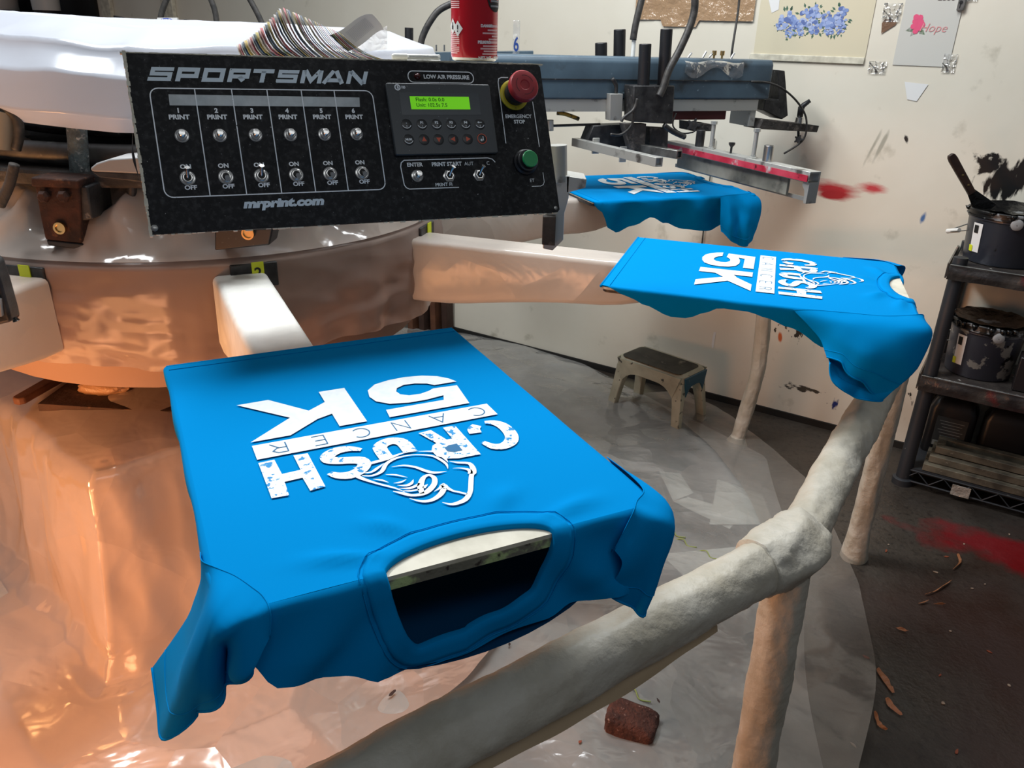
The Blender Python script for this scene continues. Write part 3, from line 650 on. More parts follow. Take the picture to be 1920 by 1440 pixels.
# ---------------------------------------------------------------- press head above the carousel
hd=thing('turret',(CEN.x,CEN.y,.90),'dusty steel press head over the carousel, pipes and rusty brackets under a white cover','press head')
b=B(MC);b.lathe((0,0,0),[(.1,.985),(.50,.985),(.505,.99),(.505,1.005),(.50,1.01),(.1,1.01)],64);b.out('index_plate',mdust,hd)
b=B(MC);b.cyl((0,0,.80),(0,0,1.12),.26,.26,40);b.out('core',mdark,hd)
b=B(MC);b.lathe((0,0,0),[(.1,1.085),(.44,1.085),(.44,1.105),(.1,1.105)],48);b.out('upper_plate',mdark,hd)
def ringpipe(r,z,rad,a0,a1,m,wob=0):
    b=B(MC);b.tube([(r*math.cos(a),r*math.sin(a),z+wob*math.sin(a*3)) for a in [a0+(a1-a0)*k/40 for k in range(41)]],rad,14);return b.out('pipe',m,hd,smooth=180)
ringpipe(.455,1.035,.020,-2.6,-1.15,mat('worn_painted_pipe',(.16,.15,.14,1),.5,.4,var=((.05,.045,.04,1),9),spots=[((.4,.38,.34,1),14,.6,.68)],bp=(60,.3,.003)))
ringpipe(.36,1.068,.014,-2.6,-.6,mdark)
def post(u0,v0,u1,v1,y,r,m,name='post'):
    b=B();b.tube([ony(u0,v0,y),ony(u1,v1,y)],r,18);return b.out(name,m,hd)
post(141,205,150,322,1.435,.0165,mat('fluffy_blue_grey',(.16,.20,.20,1),.9,var=((.07,.08,.08,1),50),spots=[((.42,.42,.40,1),90,.58,.68)],bp=(140,1,.006)))
post(4,205,4,275,1.43,.024,mat('beige_can',(.26,.24,.19,1),.5))
b=B();b.tube(spl([ony(-10,203,1.42),ony(14,206,1.42),ony(32,222,1.42),ony(36,250,1.42),ony(30,280,1.42)],6),.0085,10);b.out('cable_bundle',mrub,hd,smooth=180)
b=B();b.tube(spl([ony(27,308,1.36),ony(18,345,1.36),ony(0,385,1.36)],6),.0085,10);b.out('hose',mdust,hd,smooth=180)
b=B();b.tube(spl([ony(247,340,1.43),ony(245,370,1.43),ony(228,388,1.43),ony(190,398,1.43)],6),.0085,10);b.out('hose',mdark,hd,smooth=180)
# rusty bracket over the ring
y0=1.37
def ypoly(pts,y): return [(ony(u,v,y).x,ony(u,v,y).z) for u,v in pts]
swy=lambda x,z,y:(x,y,z)
b=B();b.prism(ypoly([(66,335),(152,342),(156,455),(88,448),(78,400)],y0),y0-.006,y0+.05,swy);b.prism(ypoly([(64,330),(154,336),(154,352),(66,348)],y0),y0-.012,y0+.05,swy)
br=b.out('bracket',mrust,hd,bev=.003);br['label']='rusty bracket with bolts'
for u,v,r in((84,368,.0105),(121,368,.0105)):
    c=ony(u,v,y0-.01);b=B();b.lathe(c,[(r,0),(r,.007),(r*.6,.011)],6,axis=(0,-1,0));b.out('bolt',mrust,br)
c=ony(114,427,y0-.008);b=B();b.lathe(c,[(.0105,0),(.0105,.006),(.007,.006),(.007,.003)],20,axis=(0,-1,0));b.out('bolt',mbrass,br)
b=B();b.prism(ypoly([(152,342),(180,344),(188,405),(170,408),(155,400)],y0+.03),y0+.0,y0+.08,swy);b.out('bracket',mdark,hd,bev=.003)
b=B();b.prism(ypoly([(88,448),(160,456),(172,470),(92,460)],y0),y0-.004,y0+.08,swy);b.out('bearing_block',mblackp,hd,bev=.003)
b=B();b.prism(ypoly([(402,428),(512,428),(505,460),(402,470)],1.37),1.37,1.42,swy);r2=b.out('bearing_block',mblackp,hd,bev=.003)
c=ony(466,437,1.368);b=B();b.lathe(c,[(.011,0),(.011,.006),(.008,.006),(.008,.003)],20,axis=(0,-1,0));b.out('bolt',mbrass,r2)
# pale rounded housing
b=B();b.prism(ypoly([(168,316),(180,306),(205,298),(262,294),(300,320),(300,328),(172,322)],1.30),1.30,1.37,swy);b.out('housing',mgrey,hd,bev=.004)
b=B();b.prism(ypoly([(170,321),(300,328),(300,346),(186,333)],1.302),1.302,1.37,swy);b.out('housing_skirt',mdark,hd,bev=.002)
# white cover
def cover(a,q):
    th=a*2*math.pi;p=V((math.cos(th),math.sin(th),0))
    r=lerpk([(0,.02),(.45,.40),(.62,.49),(.72,.53),(.86,.54),(1,.52)],q)
    z=lerpk([(0,1.262),(.45,1.245),(.60,1.215),(.72,1.165),(.86,1.105),(1,1.082)],q)
    k=min(1,q*1.6)
    z+=.018*k*(1-q)*2*ridge((r*p.x*2.6,r*p.y*2.6,0),1,51); r*=1+.05*N((p.x*1.3,p.y*1.3,0),1,52)*q
    z+=.035*max(0,-math.cos(th))*q
    return (r*p.x+.07,r*p.y+.0,z)
b=B(MC);b.grid(200,50,cover,wrap=True);tag(b.out('machine_cover',mf_head,smooth=180),'glossy white plastic cover draped over the press head','plastic cover')
# clamp end sticking in at far left
b=B();b.prism(ypoly([(-90,430),(-8,490),(4,525),(20,582),(24,602),(-90,630)],1.0),.995,1.02,swy);lc=b.out('clamp_arm',mdark,bev=.004)
tag(lc,'black ink-caked clamp end poking in at the left edge','clamp')
b=B();b.prism(ypoly([(-60,540),(2,560),(6,592),(-60,604)],.993),.990,.9955,swy);b.out('clamp_plate',mgrey,lc)
b=B();b.tube([ony(27,595,.99),ony(31,602,.99)],[.003,.0045],8);b.out('ink_drip',mink_b,lc)

# ---------------------------------------------------------------- control panel
PO=V((-.4424,.9393,1.0219));rx,ry,rz=-.4285867,.01174738,.44186094
R3=(Matrix.Rotation(rz,3,'Z')@Matrix.Rotation(ry,3,'Y')@Matrix.Rotation(rx,3,'X'))
ex=R3@V((1,0,0));eb=R3@V((0,1,0));ez=R3@V((0,0,1))
MP=frameM(PO,ex,ez,-eb)     # x right, y up along the face, z towards the viewer
pn=thing('control_panel',PO,'black control panel lettered SPORTSMAN with switches, display and red stop button','control panel')
PW,PH=.560,.2207
# enclosure: wedge with level top
hb=V((-math.sin(rz),math.cos(rz),0))       # horizontal, backwards
rt=V((math.cos(rz),math.sin(rz),0))
def PP(x,y,z=0): return MP@V((x,y,z))
tl,tr_,br_,bl=PP(.003,PH-.002,-.003),PP(PW-.003,PH-.002,-.003),PP(PW-.003,.004,-.003),PP(.003,.004,-.003)
bk=.10
b=B();b.add([bl,br_,tr_,tl,bl+hb*(bk+.085),br_+hb*(bk+.085),tr_+hb*bk,tl+hb*bk],[(0,1,2,3),(7,6,5,4),(0,4,5,1),(3,2,6,7),(0,3,7,4),(1,5,6,2)]);b.out('enclosure',mcream,pn,bev=.002)
b=B(MP);b.prism([(0,0),(PW-.004,0),(PW,.004),(PW,PH-.004),(PW-.004,PH),(0,PH)],-.003,0)
mface=mat('linty_black_panel',(.0065,.0065,.0075,1),.6,spec=.25,spots=[((.035,.035,.035,1),150,.48,.72),((.34,.34,.33,1),420,.70,.73),((.5,.5,.5,1),70,.735,.75)],bp=(300,.15,.001))
b.out('face_plate',mface,pn,smooth=0)
b=B(MP)
ed=[(-.0006,-.0012),(-.0006,PH+.001)]
for k in range(60):
    y=PH*k/59;r=.0010+.0010*random.random();b.box((-.0005,y,-.0012-.001*random.random()),(r*2.2,.0055,.004))
for k in range(70): 
    x=PW*k/69;b.box((x,PH+.0002,-.002),(.010,.0016+.0016*random.random(),.004))
    if random.random()<.6: b.box((x,-.0005,-.0015),(.004+.006*random.random(),.0006+.002*random.random(),.002))
b.out('chipped_edge',mcream,pn,smooth=0)
b=B(MP);
def rag(a,q): 
    y=.07+.055*q;return (-.004-.006*math.sin(math.pi*q)*(.6+.4*N((q*4,a*3,0),1,3))*(1 if a>.3 else .5),y,-.002-.012*a)
b.grid(8,20,rag);b.out('torn_tape',mblackp,pn,smooth=0)
mw=mat('panel_white_print',rgb(240,244,246),.5,spots=[((.03,.03,.03,1),260,.68,.70)])
ms=mat('panel_silver_print',rgb(206,220,228),.4,.0,spots=[((.03,.03,.03,1),120,.665,.69)])
b=B(MP);Z=.0005
def rr_out(x0,y0,x1,y1,r,w_,skip=None,z=Z):
    pts=[]
    for cx,cy,a0 in((x1-r,y1-r,0),(x0+r,y1-r,90),(x0+r,y0+r,180),(x1-r,y0+r,270)):
        for k in range(6): a=math.radians(a0+90*k/5);pts.append((cx+r*math.cos(a),cy+r*math.sin(a)))
    b.stroke(pts,w_,z,closed=True)
rr_out(.0215,.0440,.2990,.1782,.010,.0014)
for x in(.0733,.1171,.1605,.2040,.2472): b.stroke([(x,.0445),(x,.1778)],.0013,Z)
rr_out(.3528,.1908,.4503,.2066,.0075,.0014)
# box around the three lower switches, its right half worn away
b.stroke([(.405,.0428),(.332,.0430),(.328,.0450),(.3255,.049),(.3240,.074),(.3255,.0795),(.3300,.0828),(.455,.0835),(.462,.0815),(.466,.0770)],.0013,Z)
b.stroke([(.505,.2000),(.494,.2000),(.4895,.198),(.488,.193),(.4870,.104)],.0013,Z);b.stroke([(.5395,.165),(.5405,.098)],.0012,Z)
b.stroke([(.5405,.060),(.5405,.046),(.5385,.042),(.534,.040),(.519,.040)],.0008,Z)
for i,x in enumerate((.0508,.0951,.1383,.1821,.2263,.2692)):
    text(b,str(i+1),x,.1507,.0080,MP,.0004);text(b,'PRINT',x,.1425,.0078,MP,.00035,sx=1.12)
    text(b,'ON',x-.001,.0812,.0074,MP,.0003,sx=1.1);text(b,'OFF',x+.0015,.0552,.0074,MP,.0003,sx=1.1)
text(b,'LOW AIR PRESSURE',.4095,.1988,.0078,MP,.0003)
text(b,'ENTER',.3445,.0763,.0075,MP,.0003);text(b,'PRINT START',.3915,.0760,.0075,MP,.0003);text(b,'PRINT FI',.3830,.0474,.0068,MP,.0001)
text(b,'AUT',.425,.0757,.0072,MP,0);text(b,'C',.4545,.0757,.0072,MP,0);text(b,'ET',.5209,.0486,.0070,MP,0)
text(b,'EMERGENCY',.5131,.1431,.0074,MP,.0002);text(b,'STOP',.5135,.1352,.0074,MP,.0002)
b.out('lettering',mw,pn,smooth=0)['label']='white lettering and frames'
# big squared italic word
b=B(MP)
GL={'S':[[(1.42,.86),(.14,.86),(.14,.52),(1.25,.52),(1.25,.14),(-.05,.14)]],'P':[[(.16,0),(.16,.86),(1.25,.86),(1.25,.40),(.3,.40)]],'O':[[(.16,.14),(.16,.86),(1.25,.86),(1.25,.14),'c']],
'R':[[(.16,0),(.16,.86),(1.25,.86),(1.25,.42),(.3,.42)],[(.74,.42),(1.05,.10)]],'T':[[(-.05,.86),(1.35,.86)],[(.65,.86),(.65,0)]],'M':[[(.14,0),(.14,1)],[(.20,1),(.72,.22),(1.26,1)],[(1.32,1),(1.32,0)]],
'A':[[(.0,0),(.56,1)],[(.74,1),(1.34,0)],[(.22,.26),(1.2,.26)]],'N':[[(.14,0),(.14,1)],[(.16,1),(1.24,.0)],[(1.28,0),(1.28,1)]]}
x=.0215;hgt=.0172;sc1=.0185;sh=.36
for ch in 'SPORTSMAN':
    for s in GL[ch]:
        cl=s[-1]=='c';pts=s[:-1] if cl else s
        wd={'S':.265,'P':.30,'R':.30,'O':.30,'T':.30}.get(ch,.30)
        b.stroke(pts,wd,Z,ax=lambda X,Y,z,x=x:(x+(X*sc1+sh*Y*hgt)*1.0,.1870+Y*hgt,z),closed=cl)
    x+=.0304
b.out('maker_lettering',ms,pn,smooth=0)['label']='silver SPORTSMAN lettering'
b=B(MP);b.flat([(.0420,.1572),(.2790,.1562),(.2803,.1690),(.0424,.1708)][::-1],Z-.0001);b.out('label_strip',mat('blank_label_strip',rgb(196,202,202),.6,var=(rgb(176,182,182),60)),pn,smooth=0)
b=B();text(b,'mrprint.com',.1615,.0318,.0148,MP,.0009,.22,1.34,sp=1.0);b.out('web_lettering',ms,pn,smooth=0)
# push buttons and toggles
def pushb(x,y):
    b=B(MP);b.lathe((x,y,0),[(.0084,0),(.0084,.0008),(.0070,.0014),(.0062,.0014),(.0066,.0055),(.0050,.0062)],24);o=b.out('push_button',mchrome,pn)
    b=B(MP);b.lathe((x,y,0),[(.0044,.005),(.0044,.0125),(.0036,.0135),(.001,.0137)],20);b.out('plunger',mchrome,o)
def toggle(x,y,upw,tilt=None):
    b=B(MP);b.lathe((x,y,0),[(.0092,0),(.0092,.0008),(.0076,.0014),(.0070,.0014),(.0070,.0036),(.0058,.0044),(.0048,.0044),(.0046,.0026)],6 if y<.065 else 24);o=b.out('toggle_switch',mchrome,pn)
    b=B(MP);b.lathe((x,y,.0027),[(.0044,0),(.001,.0001)],16);b.out('socket',mblk,o)
    dy=.0095 if upw else -.0045;dx=tilt or .0005
    b=B(MP);b.tube([(x,y,.0025),(x+dx*.6,y+dy*.7,.0095),(x+dx,y+dy,.0135)],[.0017,.0024,.0031],12);b.out('lever',mchrome,o)
for i,x in enumerate((.0508,.0951,.1383,.1821,.2263,.2692)):
    pushb(x,.1195);toggle(x-.0005 if i==0 else x,.0672,i in(0,2))
pushb(.3458,.0608);toggle(.3925,.0593,True,.004);toggle(.4380,.0590,True,.004)
# lamp in the pill
b=B(MP);b.lathe((.3665,.1990,0),[(.0046,0),(.0042,.002),(.002,.0042),(.0003,.0046)],16);b.out('warning_lamp',mat('dark_red_lens',(.05,.006,.006,1),.15),pn)
# operator terminal
b=B(MP);b.prism([(.3178,.0903),(.3195,.0885),(.4690,.0885),(.4708,.0903),(.4712,.1858),(.4695,.1876),(.3195,.1876),(.3178,.1858)],0,.006)
md=mat('terminal_plastic',rgb(44,50,54),.38,spots=[(rgb(120,125,125),260,.70,.73)]);tm=b.out('terminal',md,pn,bev=.0012);tm['label']='dark grey keypad with green display'
b=B(MP);b.prism([(.3345,.1435),(.4520,.1435),(.4520,.1745),(.3345,.1745)],.006,.0062);b.out('display_window',mat('display_window_grey',rgb(56,62,66),.25),tm,smooth=0)
m,t_,bs2,new,link=nt('green_backlit_display');bs2.inputs['Base Color'].default_value=rgb(100,200,20);bs2.inputs['Emission Color'].default_value=rgb(112,205,10);bs2.inputs['Emission Strength'].default_value=.55
b=B(MP);b.prism([(.3490,.1512),(.4363,.1512),(.4363,.1690),(.3490,.1690)],.0062,.0066);b.out('display',m,tm,smooth=0)
b=B();mlcd=mat('display_text_green',rgb(40,112,16),.6)
text(b,'Flash: 0.0s 0.0',.3565,.1642,.0072,MP,.0001,align='LEFT',z=.0070,sx=1.05);text(b,'Unit: 102.5s 7.5',.3565,.1566,.0072,MP,.0001,align='LEFT',z=.0070,sx=1.0);b.out('display_text',mlcd,tm,smooth=0)
xs=(.3390,.3612,.3825,.4042,.4260,.4478)
for j,y in enumerate((.1302,.1092)):
    for i,x in enumerate(xs):
        b=B(MP);b.lathe((x,y,.006),[(.0078,0),(.0076,.0003),(.0070,.0005),(.001,.0006)],24);k=b.out('key',mat('key_black',(.008,.009,.010,1),.35) if (i,j)==(0,0) else bpy.data.materials['key_black'],tm)
        zz=.0068
        if j==0 or i==0:
            b=B(MP);b.stroke([(x+.0066*math.cos(a),y+.0015+.0066*math.sin(a)) for a in [math.radians(205+130*q/8) for q in range(9)]],.0008,zz);
            s=('-','F1','F2','F3','F4','')[i] if j==0 else 'NUM'
            if s: text(b,s,x,y+(.0022 if j==0 else .0003),.0052 if j==0 else .0040,MP,.0002,z=zz)
            if j==0: text(b,'012345'[i],x,y-.0025,.0034,MP,0,z=zz)
            if j==0 and i==5: b.stroke([(x-.003,y+.0025),(x+.003,y+.0025)],.0007,zz);b.flat([(x-.004,y+.0025),(x-.0012,y+.0008),(x-.0012,y+.0042)],zz)
            b.out('key_print',mw,k,smooth=0)
        elif i<5:
            r=.0042;a0={1:90,2:-90,3:180,4:0}[i];b=B(MP);b.flat([(x+r*math.cos(math.radians(a0+q)),y+r*math.sin(math.radians(a0+q))) for q in(0,125,235)],zz);b.out('arrow',mat('orange_red_arrow',rgb(205,84,54),.5) if 'orange_red_arrow' not in bpy.data.materials else bpy.data.materials['orange_red_arrow'],k,smooth=0)
        else:
            b=B(MP);b.stroke([(x+.0068*math.cos(a),y+.0068*math.sin(a)) for a in [2*math.pi*q/24 for q in range(24)]],.0010,zz,closed=True);b.out('key_ring',bpy.data.materials['orange_red_arrow'],k,smooth=0)
            b=B(MP);b.stroke([(x+.0018,y+.0036),(x+.0018,y-.0018),(x-.001,y-.0018)],.0011,zz);b.flat([(x-.0030,y-.0018),(x-.0004,y-.0038),(x-.0004,y+.0002)],zz);b.out('key_print',mw,k,smooth=0)
b=B(MP);b.stroke([(.3335+.0036*math.cos(a),.1812+.0036*math.sin(a)) for a in [2*math.pi*q/20 for q in range(20)]],.0016,.0064,closed=True);text(b,'E',.3340,.1812,.0052,MP,.0003,z=.0064);text(b,'100',.3415,.1812,.0050,MP,.0002,z=.0064,sx=.8);b.out('terminal_lettering',mw,tm,smooth=0)
# emergency stop
b=B(MP);b.lathe((.5105,.1745,0),[(.0220,0),(.0220,.002),(.0195,.0034),(.0172,.0034)],36);es=b.out('emergency_stop',mat('yellow_ring',rgb(200,180,40),.4,spots=[(rgb(60,50,20),60,.62,.7)]),pn);es['label']='red mushroom stop button on a yellow ring'
b=B(MP);b.lathe((.5105,.1745,0),[(.0165,.002),(.0165,.012),(.0125,.014),(.0125,.030)],28);b.out('stem',mblackp,es)
b=B(MP);b.lathe((.5105,.1745,0),[(.013,.028),(.0215,.029),(.0222,.032),(.0222,.037),(.0205,.0395),(.016,.0405),(.0075,.0405),(.0062,.0395),(.0005,.0395)],40);b.out('mushroom_head',mat('matt_red_plastic',rgb(176,42,48),.5,var=(rgb(150,34,42),30)),es)
b=B(MP)
for a0 in(20,140,260): b.stroke([(.5105+.0135*math.cos(a),.1745+.0135*math.sin(a)) for a in [math.radians(a0+85*q/8) for q in range(9)]],.0010,.0408)
b.out('twist_arrows',mat('dark_red_mark',rgb(96,22,30),.5),es,smooth=0)
b=B(MP);b.lathe((.5135,.0755,0),[(.0185,0),(.0185,.003),(.0160,.005),(.0160,.012),(.0150,.013),(.0125,.013),(.0125,.018)],32);gr=b.out('reset_button',mblackp,pn);gr['label']='black ringed green button'
b=B(MP);b.lathe((.5135,.0755,0),[(.0122,.014),(.0122,.019),(.0112,.0202),(.0005,.0202)],32);b.out('button_cap',mat('green_plastic',rgb(6,140,74),.4),gr)
b=B(MP);b.lathe((.0045,.0075,0),[(.0042,0),(.004,.0015),(.0020,.0024),(.0003,.0024)],16);b.out('screw',msteel,pn)
b=B(MP);b.lathe((.5535,.0065,0),[(.003,0),(.0028,.001),(.0003,.0016)],12);b.out('screw',msteel,pn)
# carrying bracket at the panel's right end
sb=thing('panel_bracket',ony(1040,330,1.30),'worn aluminium bracket and square tube just behind the right end of the control panel','bracket')
b=B();b.cyl(ony(1045,272,1.31),ony(1046,340,1.31),.0155,n=24);b.out('round_boss',malu,sb)
b=B();b.prism(ypoly([(1062,330),(1100,336),(1098,352),(1062,362)],1.30),1.30,1.36,swy);b.out('plate',malu,sb,bev=.001)
b=B();b.prism(ypoly([(1028,330),(1068,330),(1066,372),(1058,400),(1056,450),(1036,470),(1018,466),(1022,404),(1030,372)],1.30),1.30,1.318,swy);b.out('hanger',malu,sb,bev=.001)
b=B();b.prism(ypoly([(1018,404),(1042,404),(1040,458),(1016,456)],1.296),1.285,1.302,swy);b.out('clamp_block',mdust,sb,bev=.001)
# ---- things on top of the panel
ztop=(tl.z+tr_.z)/2+.002
def ontop(x,back): return V((PP(x,PH).x,PP(x,PH).y,ztop))+hb*back
def canpt(u,back):  # point on the level top, under image column u
    lo,hi=0,PW
    for _ in range(30):
        mid=(lo+hi)/2;q=ontop(mid,back)-C0;uu=960+F*q.dot(right)/q.dot(fwd)
        if uu<u: lo=mid
        else: hi=mid
    return ontop((lo+hi)/2,back)
cc_=canpt(889,.045);ct=thing('spray_can',cc_,'red spray can with diamond hazard labels standing on the control panel','spray can')
b=B();b.lathe(cc_,[(.030,0),(.0325,.0015),(.0335,.005),(.0335,.0052)],40);b.out('base_rim',mchrome,ct)
mc_red=mat('glossy_red_can',rgb(196,16,34),.22,.15,coat=.4)
b=B();b.lathe(cc_,[(.0338,.005),(.0343,.008),(.0343,.19),(.030,.20),(.014,.207)],48);b.out('can_body',mc_red,ct)
b=B();b.lathe(cc_,[(.013,.205),(.013,.215),(.008,.217),(.008,.235)],20);b.out('nozzle',mwhitep,ct)
tow=(V((0,0,0))-V((cc_.x,cc_.y,0)));a00=math.atan2(tow.y,tow.x)
def can(ax,z,o=.0004): a=a00+ax/.0343;r=.0343+o;return (cc_.x+r*math.cos(a),cc_.y+r*math.sin(a),cc_.z+z)
cw=lambda X,Y,z:can(X,Y,.0004+z)
def cwrap(b,polys,mname=None):
    pass
b=B()
def blk(b,x0,x1,y0,y1,o=0):
    n=max(2,int(abs(x1-x0)/.002));b.grid(n,2,lambda a,c:can(x0+(x1-x0)*a,y0+(y1-y0)*c,.0004+o))
# left text block: fine pale lines; right text block: warning text
for j in range(34):
    y=.004+j*.0026
    if .036<y<.062: continue
    blk(b,-.046,-.023-(.006*random.random() if j%4==0 else 0),y+.006,y+.0072)
rows=[(.046,'DANGER',.022),(.041,'',.018),(.037,'',.026),(.033,'',.010),(.029,'',.016),(.0245,'PELIGRO',.026),(.020,'',.025),(.0165,'',.029),(.013,'',.024),(.0095,'',.026)]
for y,s,wd in rows:
    blk(b,.038-wd,.045,y,y+.0021+(.001 if s else 0))
b.out('label_print',mat('pale_label_print',rgb(236,190,190),.5),ct,smooth=180)
b=B()
def curvetext(b,s,xr,y,size,bold=.0003):
    tb=B();text(tb,s,0,0,size,Matrix.Identity(4),bold,align='LEFT',z=0)
    b.add([can(-0.0+xr+v[0],y+v[1],.0009) for v in tb.v],tb.f)
curvetext(b,'NET WT. / PESO NETO',.006,.0050,.0055)
curvetext(b,'DANGER:',.009,.0475,.0050);curvetext(b,'PELIGRO:',.005,.0260,.0052)
b.out('label_lettering',mat('white_label_print',rgb(240,236,236),.5),ct,smooth=180)
for xx,yy in((-.0370,.046),(-.0255,.043)):
    b=B();r=.0088;n=6;vs=[];fs=[]
    for i in range(n+1):
        for j in range(n+1):
            u_=(i/n*2-1);v_=(j/n*2-1);vs.append(can(xx+(u_-v_)*r/2,yy+(u_+v_)*r/2*1.2,.0012))
    for i in range(n):
        for j in range(n): a=i*(n+1)+j;fs.append((a,a+n+1,a+n+2,a+1))
    b.add(vs,fs);dm=b.out('hazard_diamond',mpaper,ct,smooth=180)
    b=B()
    if xx>-.03: blk(b,xx-.0008,xx+.0008,yy-.001,yy+.0050,.0012);blk(b,xx-.0008,xx+.0008,yy-.0045,yy-.0025,.0012)
    else: blk(b,xx-.0018,xx+.0018,yy-.004,yy+.001,.0012);blk(b,xx-.0008,xx+.0010,yy+.001,yy+.0055,.0012)
    b.out('hazard_symbol',mblk,dm,smooth=180)
b=B();vs=[can(.036,.086,.0006)]+[can(.036+.0175*math.cos(a),.086+.020*math.sin(a),.0006) for a in [2*math.pi*k/30 for k in range(30)]]
b.add(vs,[(0,k+1,(k+1)%30+1) for k in range(30)]);ov=b.out('black_oval',mblk,ct,smooth=180)
b=B()
for k in range(4): blk(b,.024,.044,.092-k*.0066,.0945-k*.0066,.001)
b.out('oval_print',mat('grey_print',rgb(150,150,150),.5),ov,smooth=180)
# clear pen
a=canpt(735,.022)+V((0,0,.0045));c=canpt(826,.020)+V((0,0,.0045));pt=thing('clear_marker',a,'clear plastic pen lying on the control panel in front of the cards','pen')
mclr=mat('clear_pen_plastic',rgb(214,218,220),.12,coat=.5);mclr.node_tree.nodes['Principled BSDF'].inputs['Transmission Weight'].default_value=.6
b=B();d=(c-a);b.tube([a+d*.3,a+d*.98],.0040,16);b.out('barrel',mclr,pt);b=B();b.tube([a,a+d*.04,a+d*.3],[.003,.0046,.0046],16);b.out('cap',mwhitep,pt)
b=B();b.tube([a+d*.34,a+d*.94],.0014,8);b.out('refill',mgrey,pt)
# fanned cards
cardm=[]
for k,cl in enumerate([(210,200,180),(176,96,104),(226,220,206),(84,110,140),(196,170,96)]):
    m,t_,bs2,new,link=nt('card_print_%d'%k);P=new('ShaderNodeTexCoord').outputs['Object'];c_=mix(t_,noisef(t_,60,3,.45,.6,vec=P),rgb(*cl),rgb(*[(120,120,130),(150,96,86),(90,110,140),(70,72,78),(170,150,90)][k]));c_=mix(t_,noisef(t_,90,3,.58,.64,vec=P),c_,rgb(*[(70,110,140),(190,60,90),(200,140,60),(40,42,50),(90,130,90)][k]));link(c_,bs2.inputs['Base Color']);bs2.inputs['Roughness'].default_value=.4;cardm.append(m)
def uvt(u,v,back):
    p=canpt(u,0);n=V((hb.x,hb.y,0));return onpl(u,v,ontop(0,back),n)
protos={}
ncard=46
for k in range(ncard):
    q=min(1,max(0,(k+random.uniform(-.3,.3))/(ncard-1)))
    ub=560+ (722-560)*q if q>.25 else 500+(600-500)*q*2.4   # foot of each card along the panel top
    ub=480+(722-480)*q
    jt=random.uniform(-1.6,1.6)
    ut,vt=( (444+jt+ (530-448)*min(1,q/.45), 84-(84-14)*(min(1,q/.45))**1.3) if q<.45 else (530+jt+(640-530)*((q-.45)/.55), 14+jt*.6+ (62-14)*((q-.45)/.55)) )
    bk_=.012+.06*q*.5
    A_=uvt(ub+6,114,bk_*.4);Bp=uvt(ut,vt,bk_+.02)
    wv=hb*.055+rt*.012
    h=Bp-A_
    nrm=h.cross(wv).normalized()
    vs=[];m_=7
    for i in range(m_):
        s=i/(m_-1)
        for side in(0,1):
            vs.append(A_+h*s+wv*side*.9+nrm*(.010*math.sin(math.pi*s)*(1-q*.4)))
    fs=[(2*i,2*i+1,2*i+3,2*i+2) for i in range(m_-1)]
    b=B();b.add(vs,fs);o=b.out('swatch_card',cardm[k%5],smooth=180,weld=True,solid=.0007)
    tag(o,'printed card in the fanned stack leaning on the control panel','card','fanned cards on the control panel')
# white curled sheets behind the cards
A_=uvt(640,78,.05);
def sheet(a,q):
    u_=618+80*a+34*(1-q)*(1-.25*a**4);v_=66-44*a+30*(1-q)+3*math.sin(a*6)+(5*(abs(q-.5)*2)**4*a**6);return uvt(u_,v_,.06)+hb*(.010*a)
b=B();b.grid(14,8,sheet);sh_=b.out('curled_sheet',mpaper,smooth=180);tag(sh_,'white printed sheet curling up behind the fanned cards','paper')
b=B();
for k in range(11):
    q0=.25+k*.055
    b.grid(8,2,lambda a,c,q0=q0:V(sheet(.30+a*.5,q0+c*.018))-hb*.0012)
b.out('sheet_print',mat('faint_grey_print',rgb(196,197,202),.6),sh_,smooth=180)
b=B();b.grid(10,6,lambda a,q:uvt(660+66*a,100-44*q*(.4+.6*a)-8*a,.085));tag(b.out('curled_sheet',film('tissue_sheet',(.8,.8,.8,1),.75,.3,.2,30,.5,.3),smooth=180),'thin tissue-like sheet behind the printed sheet on the control panel','paper')

# ---------------------------------------------------------------- print head beam over the far shirt
MH=PM[2]
inv=MH.inverted()
def hl(u,v,X):   # point on the plane local x = X of the far pallet frame
    n=(MH.to_3x3()@V((1,0,0)));p=onpl(u,v,MH@V((X,0,0)),n);return inv@p
def hp(pts,X): return [(hl(u,v,X).y,hl(u,v,X).z) for u,v in pts]
yx=lambda y,z,x:(x,y,z)
ph=thing('print_head',MH@V((0,.3,.15)),'blue-grey printing head beam with black cylinders and a red-stained squeegee bar over the far shirt','print head')
XN=.055
prof=[(XN,.250),(XN,.285),(XN,.345),(XN-.008,.358),(-XN+.008,.358),(-XN,.345),(-XN,.250)]
yb0=-.33;yb1=hl(1447,150,XN).y
b=B(MH);b.loft([[(x,y,z) for x,z in prof] for y in(yb0,yb1-.012,yb1)]);b.out('beam',mbeam,ph,bev=.004)
b=B(MH);b.box((XN+.0005,(yb0+yb1)/2,.300),(.003,yb1-yb0-.01,.0025));b.out('beam_groove',mdark,ph)
# rail below the beam
b=B(MH)
y0_,y1_=yb0+.02,hl(1420,200,XN-.005).y
for X in(XN-.012,-XN+.012): b.box((X,(y0_+y1_)/2,.233),(.018,y1_-y0_,.032))
b.out('slide_rail',malu,ph,bev=.001)
b=B(MH);b.box((0,y1_-.012,.210),(XN*2-.01,.02,.075));b.out('rail_end',malu,ph,bev=.001)
b=B(MH);b.box((0,(y1_+.1)/2+.06,.205),(.05,.20,.03));b.out('carriage',mat('dark_red_grey',(.12,.02,.02,1),.5),ph,bev=.003)
